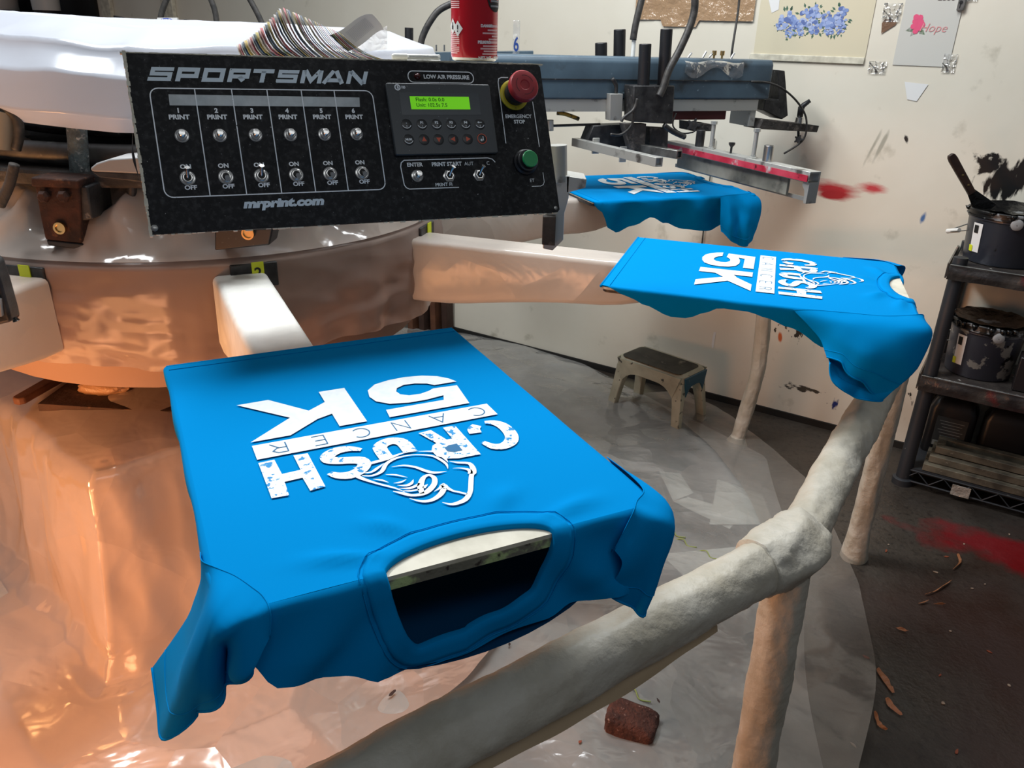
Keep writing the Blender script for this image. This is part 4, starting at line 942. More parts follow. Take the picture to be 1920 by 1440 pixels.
# near side black cylinder block
def cylpx(u0,v0,u1,v1,X,r,m,name):
    b=B(MH);b.tube([hl(u0,v0,X),hl(u1,v1,X)],r,20);return b.out(name,m,ph,bev=.0015)
XB=.105
bl_=hp([(1185,160),(1262,160),(1258,232),(1184,228)],XB)
b=B(MH);b.prism(bl_,XN+.004,XB+.01,yx);blk_=b.out('cylinder_block',mdark,ph,bev=.003)
for u0,v0,u1,v1 in((1210,82,1206,162),(1250,54,1243,165)):
    b=B(MH);b.tube([hl(u0,v0,XB-.01),hl(u1,v1,XB-.01)],.0165,20);b.out('air_cylinder',mblackp,ph,bev=.002)
for u0,v0,u1,v1 in((1127,80,1127,112),(1162,55,1160,112)):
    b=B(MH);b.tube([hl(u0,v0,-.095),hl(u1,v1+60,-.095)],.0175,20);b.out('air_cylinder',mblackp,ph,bev=.002)
b=B(MH);b.prism(hp([(1170,232),(1212,232),(1208,292),(1186,290)],XB),XB-.03,XB,yx);b.prism(hp([(1215,238),(1250,240),(1248,290),(1214,288)],XB-.03),XB-.06,XB-.02,yx);b.out('lift_bracket',mdust,ph,bev=.001)
b=B(MH);b.prism(hp([(1110,235),(1185,232),(1186,300),(1098,265)],XB-.06),XB-.10,XB-.05,yx);b.out('screen_mount',mdark,ph,bev=.002)
b=B(MH);b.prism(hp([(1144,176),(1168,176),(1166,226),(1144,226)],XN+.02),XN-.01,XN+.02,yx);b.out('stop_block',malu,ph,bev=.001)
b=B(MH);b.tube(spl([hl(1155,176,XN+.01),hl(1155,160,XN+.01),hl(1148,147,XN+.01)],3),[.005]*3+[.006]*3+[.005],10);b.out('lever',mdark,ph,smooth=180)
# two square clamp tubes running across (towards the camera)
def bar_px(a,c,s,m,name,hollow=True,X=None):
    P0=MH.inverted()@V(a);P1=MH.inverted()@V(c)
    b=B(MH);d=(P1-P0).normalized();z=V((0,0,1));side=d.cross(z).normalized();upv=side.cross(d)
    def rg(p,s): return [p+side*s/2+upv*s/2,p-side*s/2+upv*s/2,p-side*s/2-upv*s/2,p+side*s/2-upv*s/2]
    b.loft([rg(P1-d*.012,s*.72),rg(P1,s*.72),rg(P1,s),rg(P0,s)],True,True);return b.out(name,m,ph,bev=.0008)
Xd=MH.to_3x3()@V((1,0,0));Yd=MH.to_3x3()@V((0,1,0))
pA=MH@hl(1078,266,.0);pB=onpl(1236,304,pA,(0,0,1));bar_px(pA,pB,.022,malu,'clamp_tube')
pA=MH@hl(1165,272,.02);pB=onpl(1274,290,pA,(0,0,1));bar_px(pA,pB,.022,msteel,'clamp_tube')
for u,v in((1117,272),(1168,288)):
    c=inv@onpl(u,v,pA,(Yd.x*0+WN.x,WN.y,0));
    b=B(MH);q=inv@onpl(u,v,MH@V((.10,0,0)),Xd);b.box((q.x,q.y,q.z-.002),(.006,.020,.042));b.out('clamp_clip',malu,ph,bev=.001)
# end plate, squeegee assembly at the outer end
b=B(MH);b.prism(hp([(1447,130),(1460,132),(1463,170),(1466,215),(1455,222),(1420,205),(1424,185),(1448,186),(1449,172)],0),-.03,.03,yx);b.out('end_bracket',mdark,ph,bev=.002)
b=B(MH);b.prism(hp([(1420,222),(1524,234),(1520,246),(1412,240)],.03),-.02,.06,yx);b.out('adjuster_plate',mdust,ph,bev=.001)
b=B(MH);b.prism(hp([(1290,228),(1330,232),(1330,244),(1290,244)],.03),-.02,.06,yx);b.out('adjuster_plate',mdust,ph,bev=.001)
sq0=hl(1252,272,.0)   # squeegee bar runs across: from far end to near end
PA=MH@sq0; PBz=onpl(1520,333,PA,(0,0,1))
# long channel with red stripe and rubber blade
dq=(PBz-PA);dq.z=0;Lq=dq.length;dq.normalize();sd=V((-dq.y,dq.x,0))   # sd points away from the camera side
MS=frameM(PA,dq,sd)   # x along bar, y away, z up
MSq=MS
sg=thing('squeegee',PA+dq*Lq/2,'long aluminium squeegee holder with a red stripe at the outer end of the printing head','squeegee')
b=B(MS);b.prism([(-.002,.0),(.0,.026),(.034,.026),(.034,.0),(.030,.0),(.030,.022),(.002,.022)],0,Lq,lambda y,z,x:(x,y-.004,z-.026+.013))
b.out('channel',malu,sg,bev=.0008)
b=B(MS);b.box((Lq*.5,-.0072,-.003),(Lq-.004,.0016,.015));b.out('red_stripe',mred,sg)
b=B(MS);b.prism([(.010,-.012),(.018,-.012),(.018,-.060),(.010,-.056)],Lq*.07,Lq*.86,lambda y,z,x:(x,y,z));b.out('blade',mat('grimy_blade',rgb(150,150,140),.45,var=(rgb(96,96,88),8),spots=[(rgb(60,60,56),10,.6,.7,(.3,1,1))]),sg,bev=.0008)
b=B(MS);b.prism([(Lq-.022,-.012),(Lq-.0,-.012),(Lq+.0,-.062),(Lq-.009,-.062),(Lq-.012,-.032),(Lq-.022,-.022)],-.001,.030,lambda x,z,y:(x,y,z));b.out('end_plate',malu,sg,bev=.0008)
b=B(MS);b.box((Lq*.5,.028,-.058),(Lq*.96,.003,.010));b.out('tray_edge',malu,sg)
# standoffs between squeegee bar and head
def sqx(u): # distance along the bar under image column u
    lo,hi=-.1,Lq+.1
    for _ in range(30):
        m_=(lo+hi)/2;q=MS@V((m_,.012,.013))-C0
        if 960+F*q.dot(right)/q.dot(fwd)<u: lo=m_
        else: hi=m_
    return lo
for u,h in((1333,.085),(1412,.085)):
    x=sqx(u);b=B(MS);b.cyl((x,.012,.010),(x,.012,h),.0058,n=16);b.lathe((x,.012,.012),[(.011,0),(.011,.004),(.007,.005),(.007,.009)],6);b.lathe((x,.012,h-.006),[(.009,0),(.009,.008)],6);b.out('standoff',malu,sg)
x=sqx(1311);b=B(MS);b.cyl((x,.012,.012),(x,.012,.058),.0125,n=20);b.out('bumper',mdark,sg,bev=.001)
x=sqx(1438);b=B(MS);b.cyl((x,.012,.012),(x,.012,.052),.0125,n=20);b.out('bumper',mchrome,sg,bev=.001)
x=sqx(1370);b=B(MS);b.cyl((x,.012,.012),(x,.012,.032),.003,n=10);b.lathe((x,.012,.030),[(.004,0),(.0085,.006),(.0085,.011)],8);b.out('thumb_screw',mdark,sg)
def star(M_,c,r,m,parent,name='star_knob',ax=(0,-1,0)):
    b=B(M_);n=60;prof=[]
    R=V(ax).to_track_quat('Z','Y').to_matrix();rings=[]
    for z in(0,.010): rings.append([V(c)+R@V((r*(.62+.38*max(0,math.cos(5*a))**.6)*math.cos(a),r*(.62+.38*max(0,math.cos(5*a))**.6)*math.sin(a),z)) for a in [2*math.pi*k/n for k in range(n)]])
    b.loft(rings);return b.out(name,m,parent,bev=.001)
star(None,MH@hl(1300,235,.05),.020,mdark,ph,ax=(-.2,-1,.2))
c=MH@hl(1497,234,.04)
b=B();b.lathe(c,[(.020,-.003),(.016,.0),(.013,.004),(.0125,.022),(.009,.024)],24);b.out('regulator',mchrome,ph)
b=B();b.tube([c+V((0,0,.022)),c+V((0,0,.05)),c+V((.006,0,.058)),c+V((.022,-.004,.072))],[.009,.010,.008,.006],12);b.out('lever',mblackp,ph,smooth=180)
b=B(MH);b.tube([hl(1497,240,.04),hl(1497,268,.04)],.004,10);b.out('adjuster_bolt',mdark,ph)
star(None,MH@hl(1497,262,.05),.014,mdark,ph,ax=(-.3,-1,.2))
# hoses and lines on the head
def hose(pts,X,r,m,name='hose',n=8):
    b=B(MH);b.tube(spl([hl(u,v,X if not isinstance(X,list) else X[i]) for i,(u,v) in enumerate(pts)],n),r,12);return b.out(name,m,ph,smooth=180)
hose([(1220,0-60),(1203,0),(1192,45),(1187,75)],-.02,.0095,mrub)
hose([(1189,72),(1186,108)],-.02,.0060,mwhitep,'hose_fitting')
hose([(1296,-60),(1303,0),(1297,40),(1276,90),(1255,130),(1243,165),(1236,180)],XB+.02,.0100,mrub)
hose([(1408,153),(1440,155),(1470,168),(1498,195),(1512,225),(1506,262),(1470,288)],[XN,.065,.07,.07,.07,.06,.05],.0030,mrub,'air_line')
hose([(1268,212),(1262,228),(1264,240),(1280,250),(1300,248)],.05,.0022,mrub,'air_line')
hose([(1195,185),(1188,205),(1170,220),(1165,228)],XB+.015,.0040,mrub,'air_line')
hose([(1188,210),(1184,235),(1165,252),(1145,252)],XB+.01,.0036,mrub,'air_line')
hose([(1245,235),(1262,247),(1284,257)],XB+.01,.0075,mdark,'lever')
hose([(1256,219),(1290,213),(1316,210)],.0,.0030,mat('yellow_tube',rgb(196,180,90),.4),'yellow_line')
hose([(1045,212),(1060,214),(1085,223)],.03,.0055,mat('brass_fitting',rgb(170,130,50),.35,.6,spots=[((.05,.04,.02,1),60,.5,.55)]),'brass_fitting')
hose([(1030,236),(1125,233)],.03,.0035,mdark,'guide_rod')
hose([(1030,225),(1030,245)],.03,.012,malu,'end_fitting')
for k,u in enumerate((1290,1317,1329,1338,1353,1370)):
    a=hl(u,112,-.01);hgt_=[.010,.014,.010,.018,.018,.012][k];b=B(MH)
    if k in(3,4): b.lathe((a.x,a.y,.357),[(.003,0),(.003,hgt_*.5),(.0065,hgt_*.55),(.0065,hgt_+.004)],12)
    else: b.tube([(a.x,a.y,.356),(a.x,a.y+.002,.362),(a.x,a.y+.010,.362+hgt_)],.0028,8)
    b.out('valve_knob',mbrass if k in(3,4) else mchrome,ph)
def wrapf(a,q): return (XN+.002+.004*N((a*9,q*6,0),1,61)*q if q<.8 else XN-.01*(q-.8)*5, hl(1285+110*a,120,XN).y,.356-.050*(1-q)*(.7+.3*math.sin(a*9)))
b=B(MH);b.grid(24,12,wrapf);b.out('film_scrap',mf_clear,ph,smooth=180)
# ---- far heads behind the cover (only their tops show)
fh=thing('rear_print_head',ony(760,110,2.6),'black cylinder tops of another printing head, behind the cards and cover','print head')
for u,v,u1,v1 in((752,72,752,110),(767,52,767,110)):
    b=B();b.tube([ony(u,v,2.6),ony(u1,v1+30,2.6)],.013,18);b.out('air_cylinder',mblackp,fh)
b=B();b.tube(spl([ony(787,100,2.5),ony(792,70,2.5),ony(808,38,2.5),ony(828,16,2.5),ony(870,-2,2.5)],6),.0095,12);b.out('hose',mrub,fh,smooth=180)
b=B();b.prism([(ony(u,v,2.6).x,ony(u,v,2.6).z) for u,v in((740,100),(1000,96),(1000,190),(740,190))],2.6,2.72,swy);b.out('beam',mbeam,fh)
for u in(818,833): b=B();b.tube([ony(u,96,2.6),ony(u,84,2.6)],.003,8);b.out('valve_knob',mchrome,fh)
fh=thing('left_rear_print_head',ony(290,60,2.9),'hoses and cylinder tops of the printing heads hidden behind the white cover','print head')
for u,v in((224,31),(356,38)):
    b=B();b.tube([ony(u,v,2.7),ony(u,v+90,2.7)],.017,18);b.out('air_cylinder',mblackp,fh)
for pts in([(300,60),(302,30),(312,0),(330,-40)],[(408,60),(404,25),(396,0),(380,-40)],[(492,45),(480,20),(458,-20)]):
    b=B();b.tube(spl([ony(u,v,2.7) for u,v in pts],6),.009,12);b.out('hose',mrub,fh,smooth=180)
b=B();b.prism([(ony(u,v,2.65).x,ony(u,v,2.65).z) for u,v in((295,33),(332,33),(333,45),(293,45))],2.65,2.66,swy);sg_=b.out('badge',mpaper,fh,smooth=0)
c=ony(313,38.5,2.649);b=B();b.add([c+V((.020*math.cos(a),-.0005,.007*math.sin(a))) for a in [2*math.pi*k/24 for k in range(24)]],[tuple(range(24))]);b.out('badge_oval',mat('badge_blue',rgb(30,70,180),.5),sg_,smooth=0)
b=B();text(b,'M&R',0,0,.011,frameM(c+V((0,-.001,0)),(1,0,0),(0,0,1),(0,-1,0)),.0006,sx=1.2);b.out('badge_lettering',mpaper,sg_,smooth=0)
# height-scale strip with a 6, standing behind the can
c=ony(968,75,2.3);b=B();b.box((c.x,2.3,c.z),(.018,.003,.095));hs=tag(b.out('number_strip',mf_clear,bev=.001),'narrow clear strip with a blue 6 standing behind the red can','tag')
b=B();text(b,'6',0,0,.05,frameM(V((c.x,2.297,c.z-.012)),(1,0,0),(0,0,1),(0,-1,0)),.001,sx=.6);b.out('digit',mat('blue_marker',rgb(40,70,140),.5),hs,smooth=0)

# ---------------------------------------------------------------- guard rail
gr_=thing('guard_rail',(.66,1.3,0),'paper-wrapped pipe guard rail on posts around the press','railing')
def wrap(pts,r,seed,nseg=60,amp=.0045,n=36,m=mtape,name='rail',bul=None,label=None):
    P=spl([V(p) for p in pts],max(6,int(nseg*1.8)//(len(pts)-1)));b=B();rings=[];pn=None;L=0
    for i,p in enumerate(P):
        t=(P[min(i+1,len(P)-1)]-P[max(i-1,0)]).normalized()
        if pn is None: a=V((0,0,1)) if abs(t.z)<.9 else V((1,0,0));pn=a.cross(t).normalized()
        pn=(pn-t*pn.dot(t)).normalized();bb=t.cross(pn)
        if i: L+=(P[i]-P[i-1]).length
        ring=[]
        for j in range(n):
            q=2*math.pi*j/n;rr=r+amp*.6*N((math.cos(q)*1.5,math.sin(q)*1.5,L*9),1,seed)+amp*.62*ridge((math.cos(q+L*6)*1.3,math.sin(q+L*6)*1.3,L*5),1,seed+5)+amp*.3*ridge((math.cos(q-L*9)*3,math.sin(q-L*9)*3,L*14),1,seed+6)
            if bul: rr+=bul(i/(len(P)-1))
            ring.append(p+(pn*math.cos(q)+bb*math.sin(q))*rr)
        rings.append(ring)
    b.loft(rings);o=b.out(name,m,gr_,smooth=180)
    if label:o['label']=label
    return o
ZR=.63;J=V((.385,.885,ZR));E1=onz(730,1440,ZR);E1=J+(E1-J)*1.9;P2=V((.915,1.73,ZR));P1=V((.775,2.36,ZR))
wrap([E1,J.lerp(E1,.66),J.lerp(E1,.33),J+(E1-J).normalized()*.04],.0325,3,150,.005,name='rail')
wrap([J+(P2-J).normalized()*.03,J.lerp(P2,.5)+V((0,0,-.004)),P2],.0300,4,90,.0055)
wrap([P2,P1],.029,5,40)
wrap([J+(E1-J).normalized()*.075+V((0,0,-.001)),J+(E1-J).normalized()*.03,J+V((.004,.004,.002)),J+(P2-J).normalized()*.045],.0340,6,40,.009,name='elbow_wrap',bul=lambda q:.006*math.sin(math.pi*q))
wrap([J+V((0,0,-.02)),J+V((.006,.0,-.2)),V((.40,.895,.2)),V((.405,.90,.0))],.0265,7,80,.005,name='post',bul=lambda q:.004*q)
wrap([P2+V((0,0,-.01)),V((.925,1.745,.3)),V((.931,1.752,.0))],.0245,8,60,.005,name='post',bul=lambda q:.010*max(0,q-.8)*4)
wrap([P1+V((0,0,-.01)),V((.80,2.375,.3)),V((.782,2.383,.09)),V((.770,2.382,.0))],.0205,9,60,.005,name='post',bul=lambda q:.022*max(0,q-.84)*5)
# loose flap of brown paper under the long rail
P=J.lerp(onz(730,1440,ZR),.0)
def flap(a,q):
    d=(E1-J).normalized();p=J+d*(.16+.44*a);s=V((.5,-.85,0)).normalized();w_=.006+.010*math.sin(a*math.pi)+(.05 if a>.85 else 0)*(a-.85)*6
    return p+V((0,0,-.024))+s*(.012+q*w_)+V((0,0,-.004-.018*q+.004*N((a*6,q*3,0),1,71)))
b=B();b.grid(50,6,flap);o=b.out('loose_paper_flap',mat('brown_wrap_paper',rgb(176,152,120),.6,bp=(40,.3,.005)),gr_,smooth=180);o['label']='loose brown paper flap'
# red ink spot on the rail
c=J+(onz(1190,1150,ZR)-J);

# ---------------------------------------------------------------- step stool
stl=thing('step_stool',(.535,2.62,0),'small white plastic step stool spotted with paint, grimy grey top, beside the wall','stool')
c0=[onz(1150,668,.215),onz(1213,643,.215),onz(1332,682,.215),onz(1275,712,.215)]
c0=[V((p.x,p.y,0)) for p in c0];cm=sum(c0,V((0,0,0)))/4
ax1=((c0[3]-c0[0])+(c0[2]-c0[1])).normalized();ay1=V((-ax1.y,ax1.x,0))
MT=frameM(cm,ax1,ay1);LW,LD=.275,.155
b=B(MT);b.loft([[(x*(LW-.02)/LW*1.0,y*(LD-.02)/LD,.2165) for x,y in [(p[0],p[1]-LD/2) for p in rrect(LW,LD,.028)]],[(x,y,.207) for x,y in [(p[0],p[1]-LD/2) for p in rrect(LW,LD,.028)]],[(x*1.02,y*1.03,.165) for x,y in [(p[0],p[1]-LD/2) for p in rrect(LW,LD,.028)]]]);b.out('top',mstool,stl)
b=B(MT);b.prism([(p[0],p[1]-LD/2) for p in rrect(LW-.026,LD-.022,.022)],.2166,.2185);b.out('tread',mstoptop,stl,bev=.001)
for sx in(-1,1):
    for sy in(-1,1):
        rg=[]
        for z,wx,wy,of in((.185,.050,.046,0),(.15,.040,.036,.003),(.10,.034,.030,.008),(0,.031,.026,.020)):
            cx=sx*(LW/2-wx/2+of);cy=sy*(LD/2-wy/2+of)
            rg.append([(cx+a*wx/2,cy+c*wy/2,z) for a,c in((1,.6),(.6,1),(-1,1),(-1,-.0),(-1,-1),(1,-1))])
            if sx<0: rg[-1]=[(cx-a*wx/2,cy+c*wy/2,z) for a,c in((1,.6),(.6,1),(-1,1),(-1,0),(-1,-1),(1,-1))][::-1]
        b=B(MT);b.loft(rg);b.out('leg',mstool,stl,bev=.003)
# aprons with arched lower edge
for sy in(-1,1):
    pts=[(-LW/2+.004,.208),(LW/2-.004,.208)]+[(LW/2-.03-(LW-.06)*k/12,.168-.040*(abs(k-6)/6)**4) for k in range(13)]
    b=B(MT);b.prism(pts,sy*(LD/2+.003)-.003,sy*(LD/2+.003)+.003,lambda x,z,y:(x,y,z));b.out('apron',mstool,stl)
for sx in(-1,1):
    pts=[(-LD/2+.01,.206),(LD/2-.01,.206)]+[(LD/2-.025-(LD-.05)*k/10,.170-.035*(abs(k-5)/5)**4) for k in range(11)]
    b=B(MT);b.prism(pts,sx*(LW/2+.004)-.003,sx*(LW/2+.004)+.003,lambda y,z,x:(x,y,z));o=b.out('end_apron',mteal if sx>0 else mstool,stl)
    if sx>0:o['label']='end panel stained with teal paint'

# ---------------------------------------------------------------- shelf unit
LF=V((1.236,2.154,0));SL=.95;SDp=.235
MSf=frameM(LF,WD,-WN)  # x along wall, y towards wall
sh_u=thing('shelf_unit',LF+WD*.4,'dark grey shelf unit with wrapped ink-stained shelf edges, against the wall at right','shelving')
for x,y in((0,0),(0,SDp),(SL,0),(SL,SDp)):
    b=B(MSf);rg=[]
    b.tube([(x,y,0),(x,y,.32),(x,y,.34),(x,y,.725)],[.0215,.0205,.019,.019],20);b.lathe((x,y,0),[(.030,0),(.030,.02),(.022,.024)],20);b.out('post',mshelf,sh_u)
def wavy(z0,h,th):
    def f(a,q):
        x=-.022+(SL+.044)*a;zz=z0+h*q
        return (x,-.024-.004*N((a*14,q*3,z0),1,81)-.005*math.sin(math.pi*q),zz+.003*N((a*10,0,z0),1,82))
    return f
for z0,h in((.665,.042),(.325,.048)):
    b=B(MSf);b.box((SL/2,SDp/2,z0+h-.008),(SL+.03,SDp+.03,.012));b.out('shelf_board',mshelff,sh_u,bev=.002)
    b=B(MSf);b.grid(80,8,wavy(z0,h,0));o=b.out('edge_wrap',mshelff,sh_u,smooth=180)
    b=B(MSf);b.box((-.026,SDp/2,z0+h/2),(.004,SDp+.03,h));b.out('edge_wrap',mshelff,sh_u)
    b=B(MSf);b.tube([(-.02,-.0285,z0+h),(SL*.5,-.029,z0+h+.001),(SL,-.0285,z0+h)],.002,8);b.out('edge_wire',msteel,sh_u)
b=B(MSf);b.box((SL/2,SDp/2,.058),(SL+.03,SDp+.02,.012));b.out('shelf_board',mshelf,sh_u)
b=B(MSf)
for k in range(13):
    x0=k*SL/13;b.tube([(x0,-.012,.022),(x0+SL/26,-.012,.056),(x0+SL/13,-.012,.022)],.0022,6)
b.tube([(0,-.012,.02),(SL,-.012,.02)],.003,6);b.tube([(0,-.012,.058),(SL,-.012,.058)],.003,6);b.out('wire_truss',mshelf,sh_u)
b=B(MSf);b.box((.16,-.020,.035),(.05,.003,.034));b.out('tape_patch',mat('shiny_tape',rgb(150,140,130),.15,bp=(20,.8,.02)),sh_u)
# screen frames on the bottom shelf
for k,(z,y,w_) in enumerate(((.0645,.01,.030),(.088,.03,.026),(.1115,.055,.024))):
    fo=thing('screen_frame',MSf@V((.5,.12,z)),['wooden screen frame lying lowest on the bottom shelf','wooden screen frame in the middle of the stack on the bottom shelf','wooden screen frame lying topmost on the bottom shelf'][k],'frame','screen frames on the bottom shelf')
    x0,x1,y0_,y1_=.045+.01*k,SL-.03,y-.018,.128
    for (a,c) in((( x0,y0_),(x1,y0_+w_)),((x0,y1_-w_),(x1,y1_))):
        b=B(MSf);b.box(((a[0]+c[0])/2,(a[1]+c[1])/2,z+.012),(c[0]-a[0],c[1]-a[1],.022));b.out('frame_bar',mframew,fo,bev=.0015)
    for xx in(x0+.012,x1-.012):
        b=B(MSf);b.box((xx,(y0_+y1_)/2,z+.012),(.024,y1_-y0_-2*w_,.022));b.out('frame_bar',mframew,fo,bev=.0015)
    b=B(MSf);b.box(((x0+x1)/2,(y0_+y1_)/2,z+.0025),(x1-x0-.05,y1_-y0_-2*w_,.001));b.out('mesh',mat('dark_mesh',(.02,.02,.015,1),.6) if k==0 else bpy.data.materials['dark_mesh'],fo)
# pails
def pail(c,R,H,label,m,ink,handle_side,seed,lab=True):
    t=thing('ink_pail',c,label,'pail','ink pails on the shelf')
    b=B();b.lathe(c,[(R*.86,0),(R*.88,.004),(R*.965,H*.80),(R*.97,H*.80+.001),(R,H*.80+.004),(R,H*.80+.008),(R*.975,H*.80+.010),(R*.985,H*.9)],48);b.out('pail_body',m,t)
    b=B();b.lathe(c,[(R*.985,H*.86),(R*1.04,H*.87),(R*1.04,H*.885),(R*1.0,H*.89),(R*1.0,H*.95),(R*1.045,H*.955),(R*1.045,H*.985),(R*1.02,H),(R*.985,H),(R*.975,H*.93)],48);b.out('rim',mlip,t)
    b=B();
    def inkf(a,q):
        th=a*2*math.pi;r=R*.97*q;return V(c)+V((r*math.cos(th),r*math.sin(th),H*.90+.016*q*q+.007*ridge((math.cos(th)*q*2,math.sin(th)*q*2,0),1,seed)))
    b.grid(48,14,inkf,wrap=True);b.out('ink',mink_b,t,smooth=180)
    # drips over the rim
    b=B();tc=math.atan2(-c.y,-c.x)
    for k in range(11):
        a=tc-1.4+2.8*random.random();l=H*(.05+.10*random.random());p=V(c)+V((math.cos(a),math.sin(a),0))*R*1.04;b.tube([p+V((0,0,H*1.0)),p+V((0,0,H-l*.6)),p+V((0,0,H-l))],[.010,.007,.004],8)
    b.out('ink_drips',mink_b,t,smooth=180)
    # handle ear, wire handle, grip
    a=tc+handle_side;e=V((math.cos(a),math.sin(a),0));ear=V(c)+e*R*1.05+V((0,0,H*.84))
    b=B();b.lathe(ear,[(.015,-.004),(.015,.002),(.012,.004),(.003,.004)],20,axis=tuple(e));b.out('ear',mgrey,t)
    a2=a-math.pi*.62;g=V(c)+V((math.cos(a2),math.sin(a2),0))*R*1.38+V((0,0,H*.40))
    a3=tc+handle_side+math.pi;ear2=V(c)+V((math.cos(a3),math.sin(a3),0))*R*1.05+V((0,0,H*.84))
    b=B();b.tube(spl([ear+e*.004,ear.lerp(g,.55)+e*.01,g,g.lerp(ear2,.5)+V((0,0,-.0)),ear2],8),.0018,6);b.out('handle',msteel,t,smooth=180)
    b=B();dd=(ear-g).normalized();b.tube([g-dd*.006,g+dd*.036],.0068,12);b.out('grip',mwhitep,t)
    # label
    if lab:
        b=B();a1=a-1.08
        b.grid(10,2,lambda u_,q:V(c)+V((math.cos(a1+.30*u_),math.sin(a1+.30*u_),0))*(R*(.90+.07*q)+.0015)+V((0,0,H*(.20+.55*q))));lo=b.out('label',mpaper,t,smooth=180)
        b=B();b.grid(6,2,lambda u_,q:V(c)+V((math.cos(a1+.05+.14*u_),math.sin(a1+.05+.14*u_),0))*(R*(.945+.02*q)+.0025)+V((0,0,H*(.56+.15*q))));b.out('label_block',mblk,lo,smooth=180)
        b=B();b.grid(6,2,lambda u_,q:V(c)+V((math.cos(a1-.02+.12*u_),math.sin(a1-.02+.12*u_),0))*(R*(.905+.02*q)+.0025)+V((0,0,H*(.20+.12*q))));b.out('label_corner',myel,lo,smooth=180)
    return t
zt1=.665+.042;zt2=.325+.048
c1=MSf@V((.088,.118,zt1));c2=MSf@V((.112,.118,zt2))
pail(c1,.105,.145,'dark grey pail of black ink on the top shelf, putty knife stuck in it',mpail,0,.18,91)
pail(c2,.100,.165,'grey pail smeared with white and black ink on the middle shelf',mpail2,0,.30,93)
# putty knife
kt=thing('putty_knife',MSf@V((.2,.1,zt1+.14)),'putty knife with a dark wooden handle leaning out of the top pail','putty knife')
e_=onz(1850,398,zt1+.132);a=ony(1782,290,e_.y+.01);c=ony(1822,362,e_.y+.003);d_=(c-a).normalized()
sidev=d_.cross(V((0,1,0))).normalized()
def slab(p0,p1,w0,w1,th,m,name,rnd=True,par=kt):
    d=(p1-p0).normalized();s=d.cross(V((0,1,0))).normalized();n_=s.cross(d);b=B();R_=[]
    K=[(0,.55),(.04,.85),(.12,1)] if rnd else [(0,1)]
    for q,k in K+[(1,1)]:
        w_=(w0+(w1-w0)*q)*k;p=p0.lerp(p1,q);R_.append([p+s*x*w_/2+n_*y*th/2 for x,y in((1,.5),(.8,1),(-.8,1),(-1,.5),(-1,-.5),(-.8,-1),(.8,-1),(1,-.5))])
    b.loft(R_);return b.out(name,m,par,bev=.001)
slab(a,c,.024,.020,.014,mhandle,'handle');slab(c-d_*.004,e_,.022,.062,.003,mink_b,'blade',False)
for q in(.52,.78):
    p=a.lerp(c,q);b=B();b.lathe(p+V((0,-.006,0)),[(.0032,0),(.0032,.0015),(.0005,.002)],12,axis=(0,-1,0));b.out('rivet',mbrass,kt)
# jugs under the middle shelf
def jug(x,y,label,lab):
    o=MSf@V((x,y,.066));m=MSf@Matrix.Translation((x,y,.0645));t=thing('black_jug',o,label,'jug','jugs under the middle shelf')
    b=B(m);pr=[(p[0],p[1]-.045) for p in rrect(.135,.09,.02)]
    b.loft([[(X*k,Y*k,z) for X,Y in pr] for k,z in((.96,0),(1,.008),(1,.15),(.8,.185),(.35,.205))]);b.out('jug_body',mjug,t)
    b=B(m);b.lathe((-.035,0,.19),[(.018,0),(.018,.035),(.015,.037)],20);b.out('cap',mjug,t)
    if lab:
        b=B(m);b.box((.004,-.0462,.082),(.088,.001,.10));lo=b.out('label',mat('dark_label',rgb(52,54,54),.5),t)
        b=B(m);b.box((-.018,-.0472,.040),(.038,.0006,.017));b.out('label_bar',mat('label_grey',rgb(130,132,128),.5),lo)
        b=B(m)
        for k in range(6): b.box((.004,-.0472,.118-k*.010),(.07-.01*(k%3),.0004,.0018))
        b.out('label_lines',bpy.data.materials['label_grey'],lo)
jug(.085,.18,'black plastic jug with a dark label under the middle shelf',True)
jug(.235,.18,'plain black jug right of the labelled jug',False)
# black box with pale carton beside the lower pail
b=B(MSf);b.box((.272,.045,zt2+.05),(.13,.07,.10));tag(b.out('black_box',mat('black_case',(.010,.008,.009,1),.4,spots=[((.10,.02,.03,1),20,.62,.7)]),bev=.003),'black box on the middle shelf at the right edge of the picture','box')
b=B(MSf);b.box((.276,.045,zt2+.100+.035),(.10,.055,.07));tag(b.out('white_carton',mpaper,bev=.002),'white carton standing on the black box','carton')

# ---------------------------------------------------------------- things on the wall
def poster(name,s0,z0,s1,z1,m,label,cat,off=.002,bev=0):
    b=B(MW);b.box(((s0+s1)/2,-off,(z0+z1)/2),(s1-s0,.0012,z1-z0));return tag(b.out(name,m,smooth=0),label,cat)
fp=poster('flower_poster',1.165,1.222,1.505,1.60,mat('cream_poster_paper',rgb(214,204,176),.5,bp=(5,.1,.01)),'cream sheet printed with a blue flower spray, taped to the wall','poster')
b=B(MW);b.box((1.33,-.004,1.212),(.35,.005,.020));b.out('bottom_roll',mcream,fp,bev=.002)
mfl=[mat('petal_blue_%d'%k,rgb(*c),.6) for k,c in enumerate(((124,146,196),(150,168,212),(92,112,168),(170,184,218)))];mlf=mat('leaf_green',rgb(72,104,84),.6)
random.seed(11)
fb=[B(MW) for _ in mfl];lb=B(MW)
cl=[(1.255,1.315,.034),(1.29,1.302,.022),(1.315,1.33,.03),(1.345,1.31,.03),(1.335,1.345,.02),(1.375,1.325,.022),(1.40,1.31,.03),(1.415,1.335,.028),(1.385,1.295,.016),(1.27,1.285,.018),(1.235,1.305,.014),(1.305,1.288,.014),(1.42,1.30,.018)]
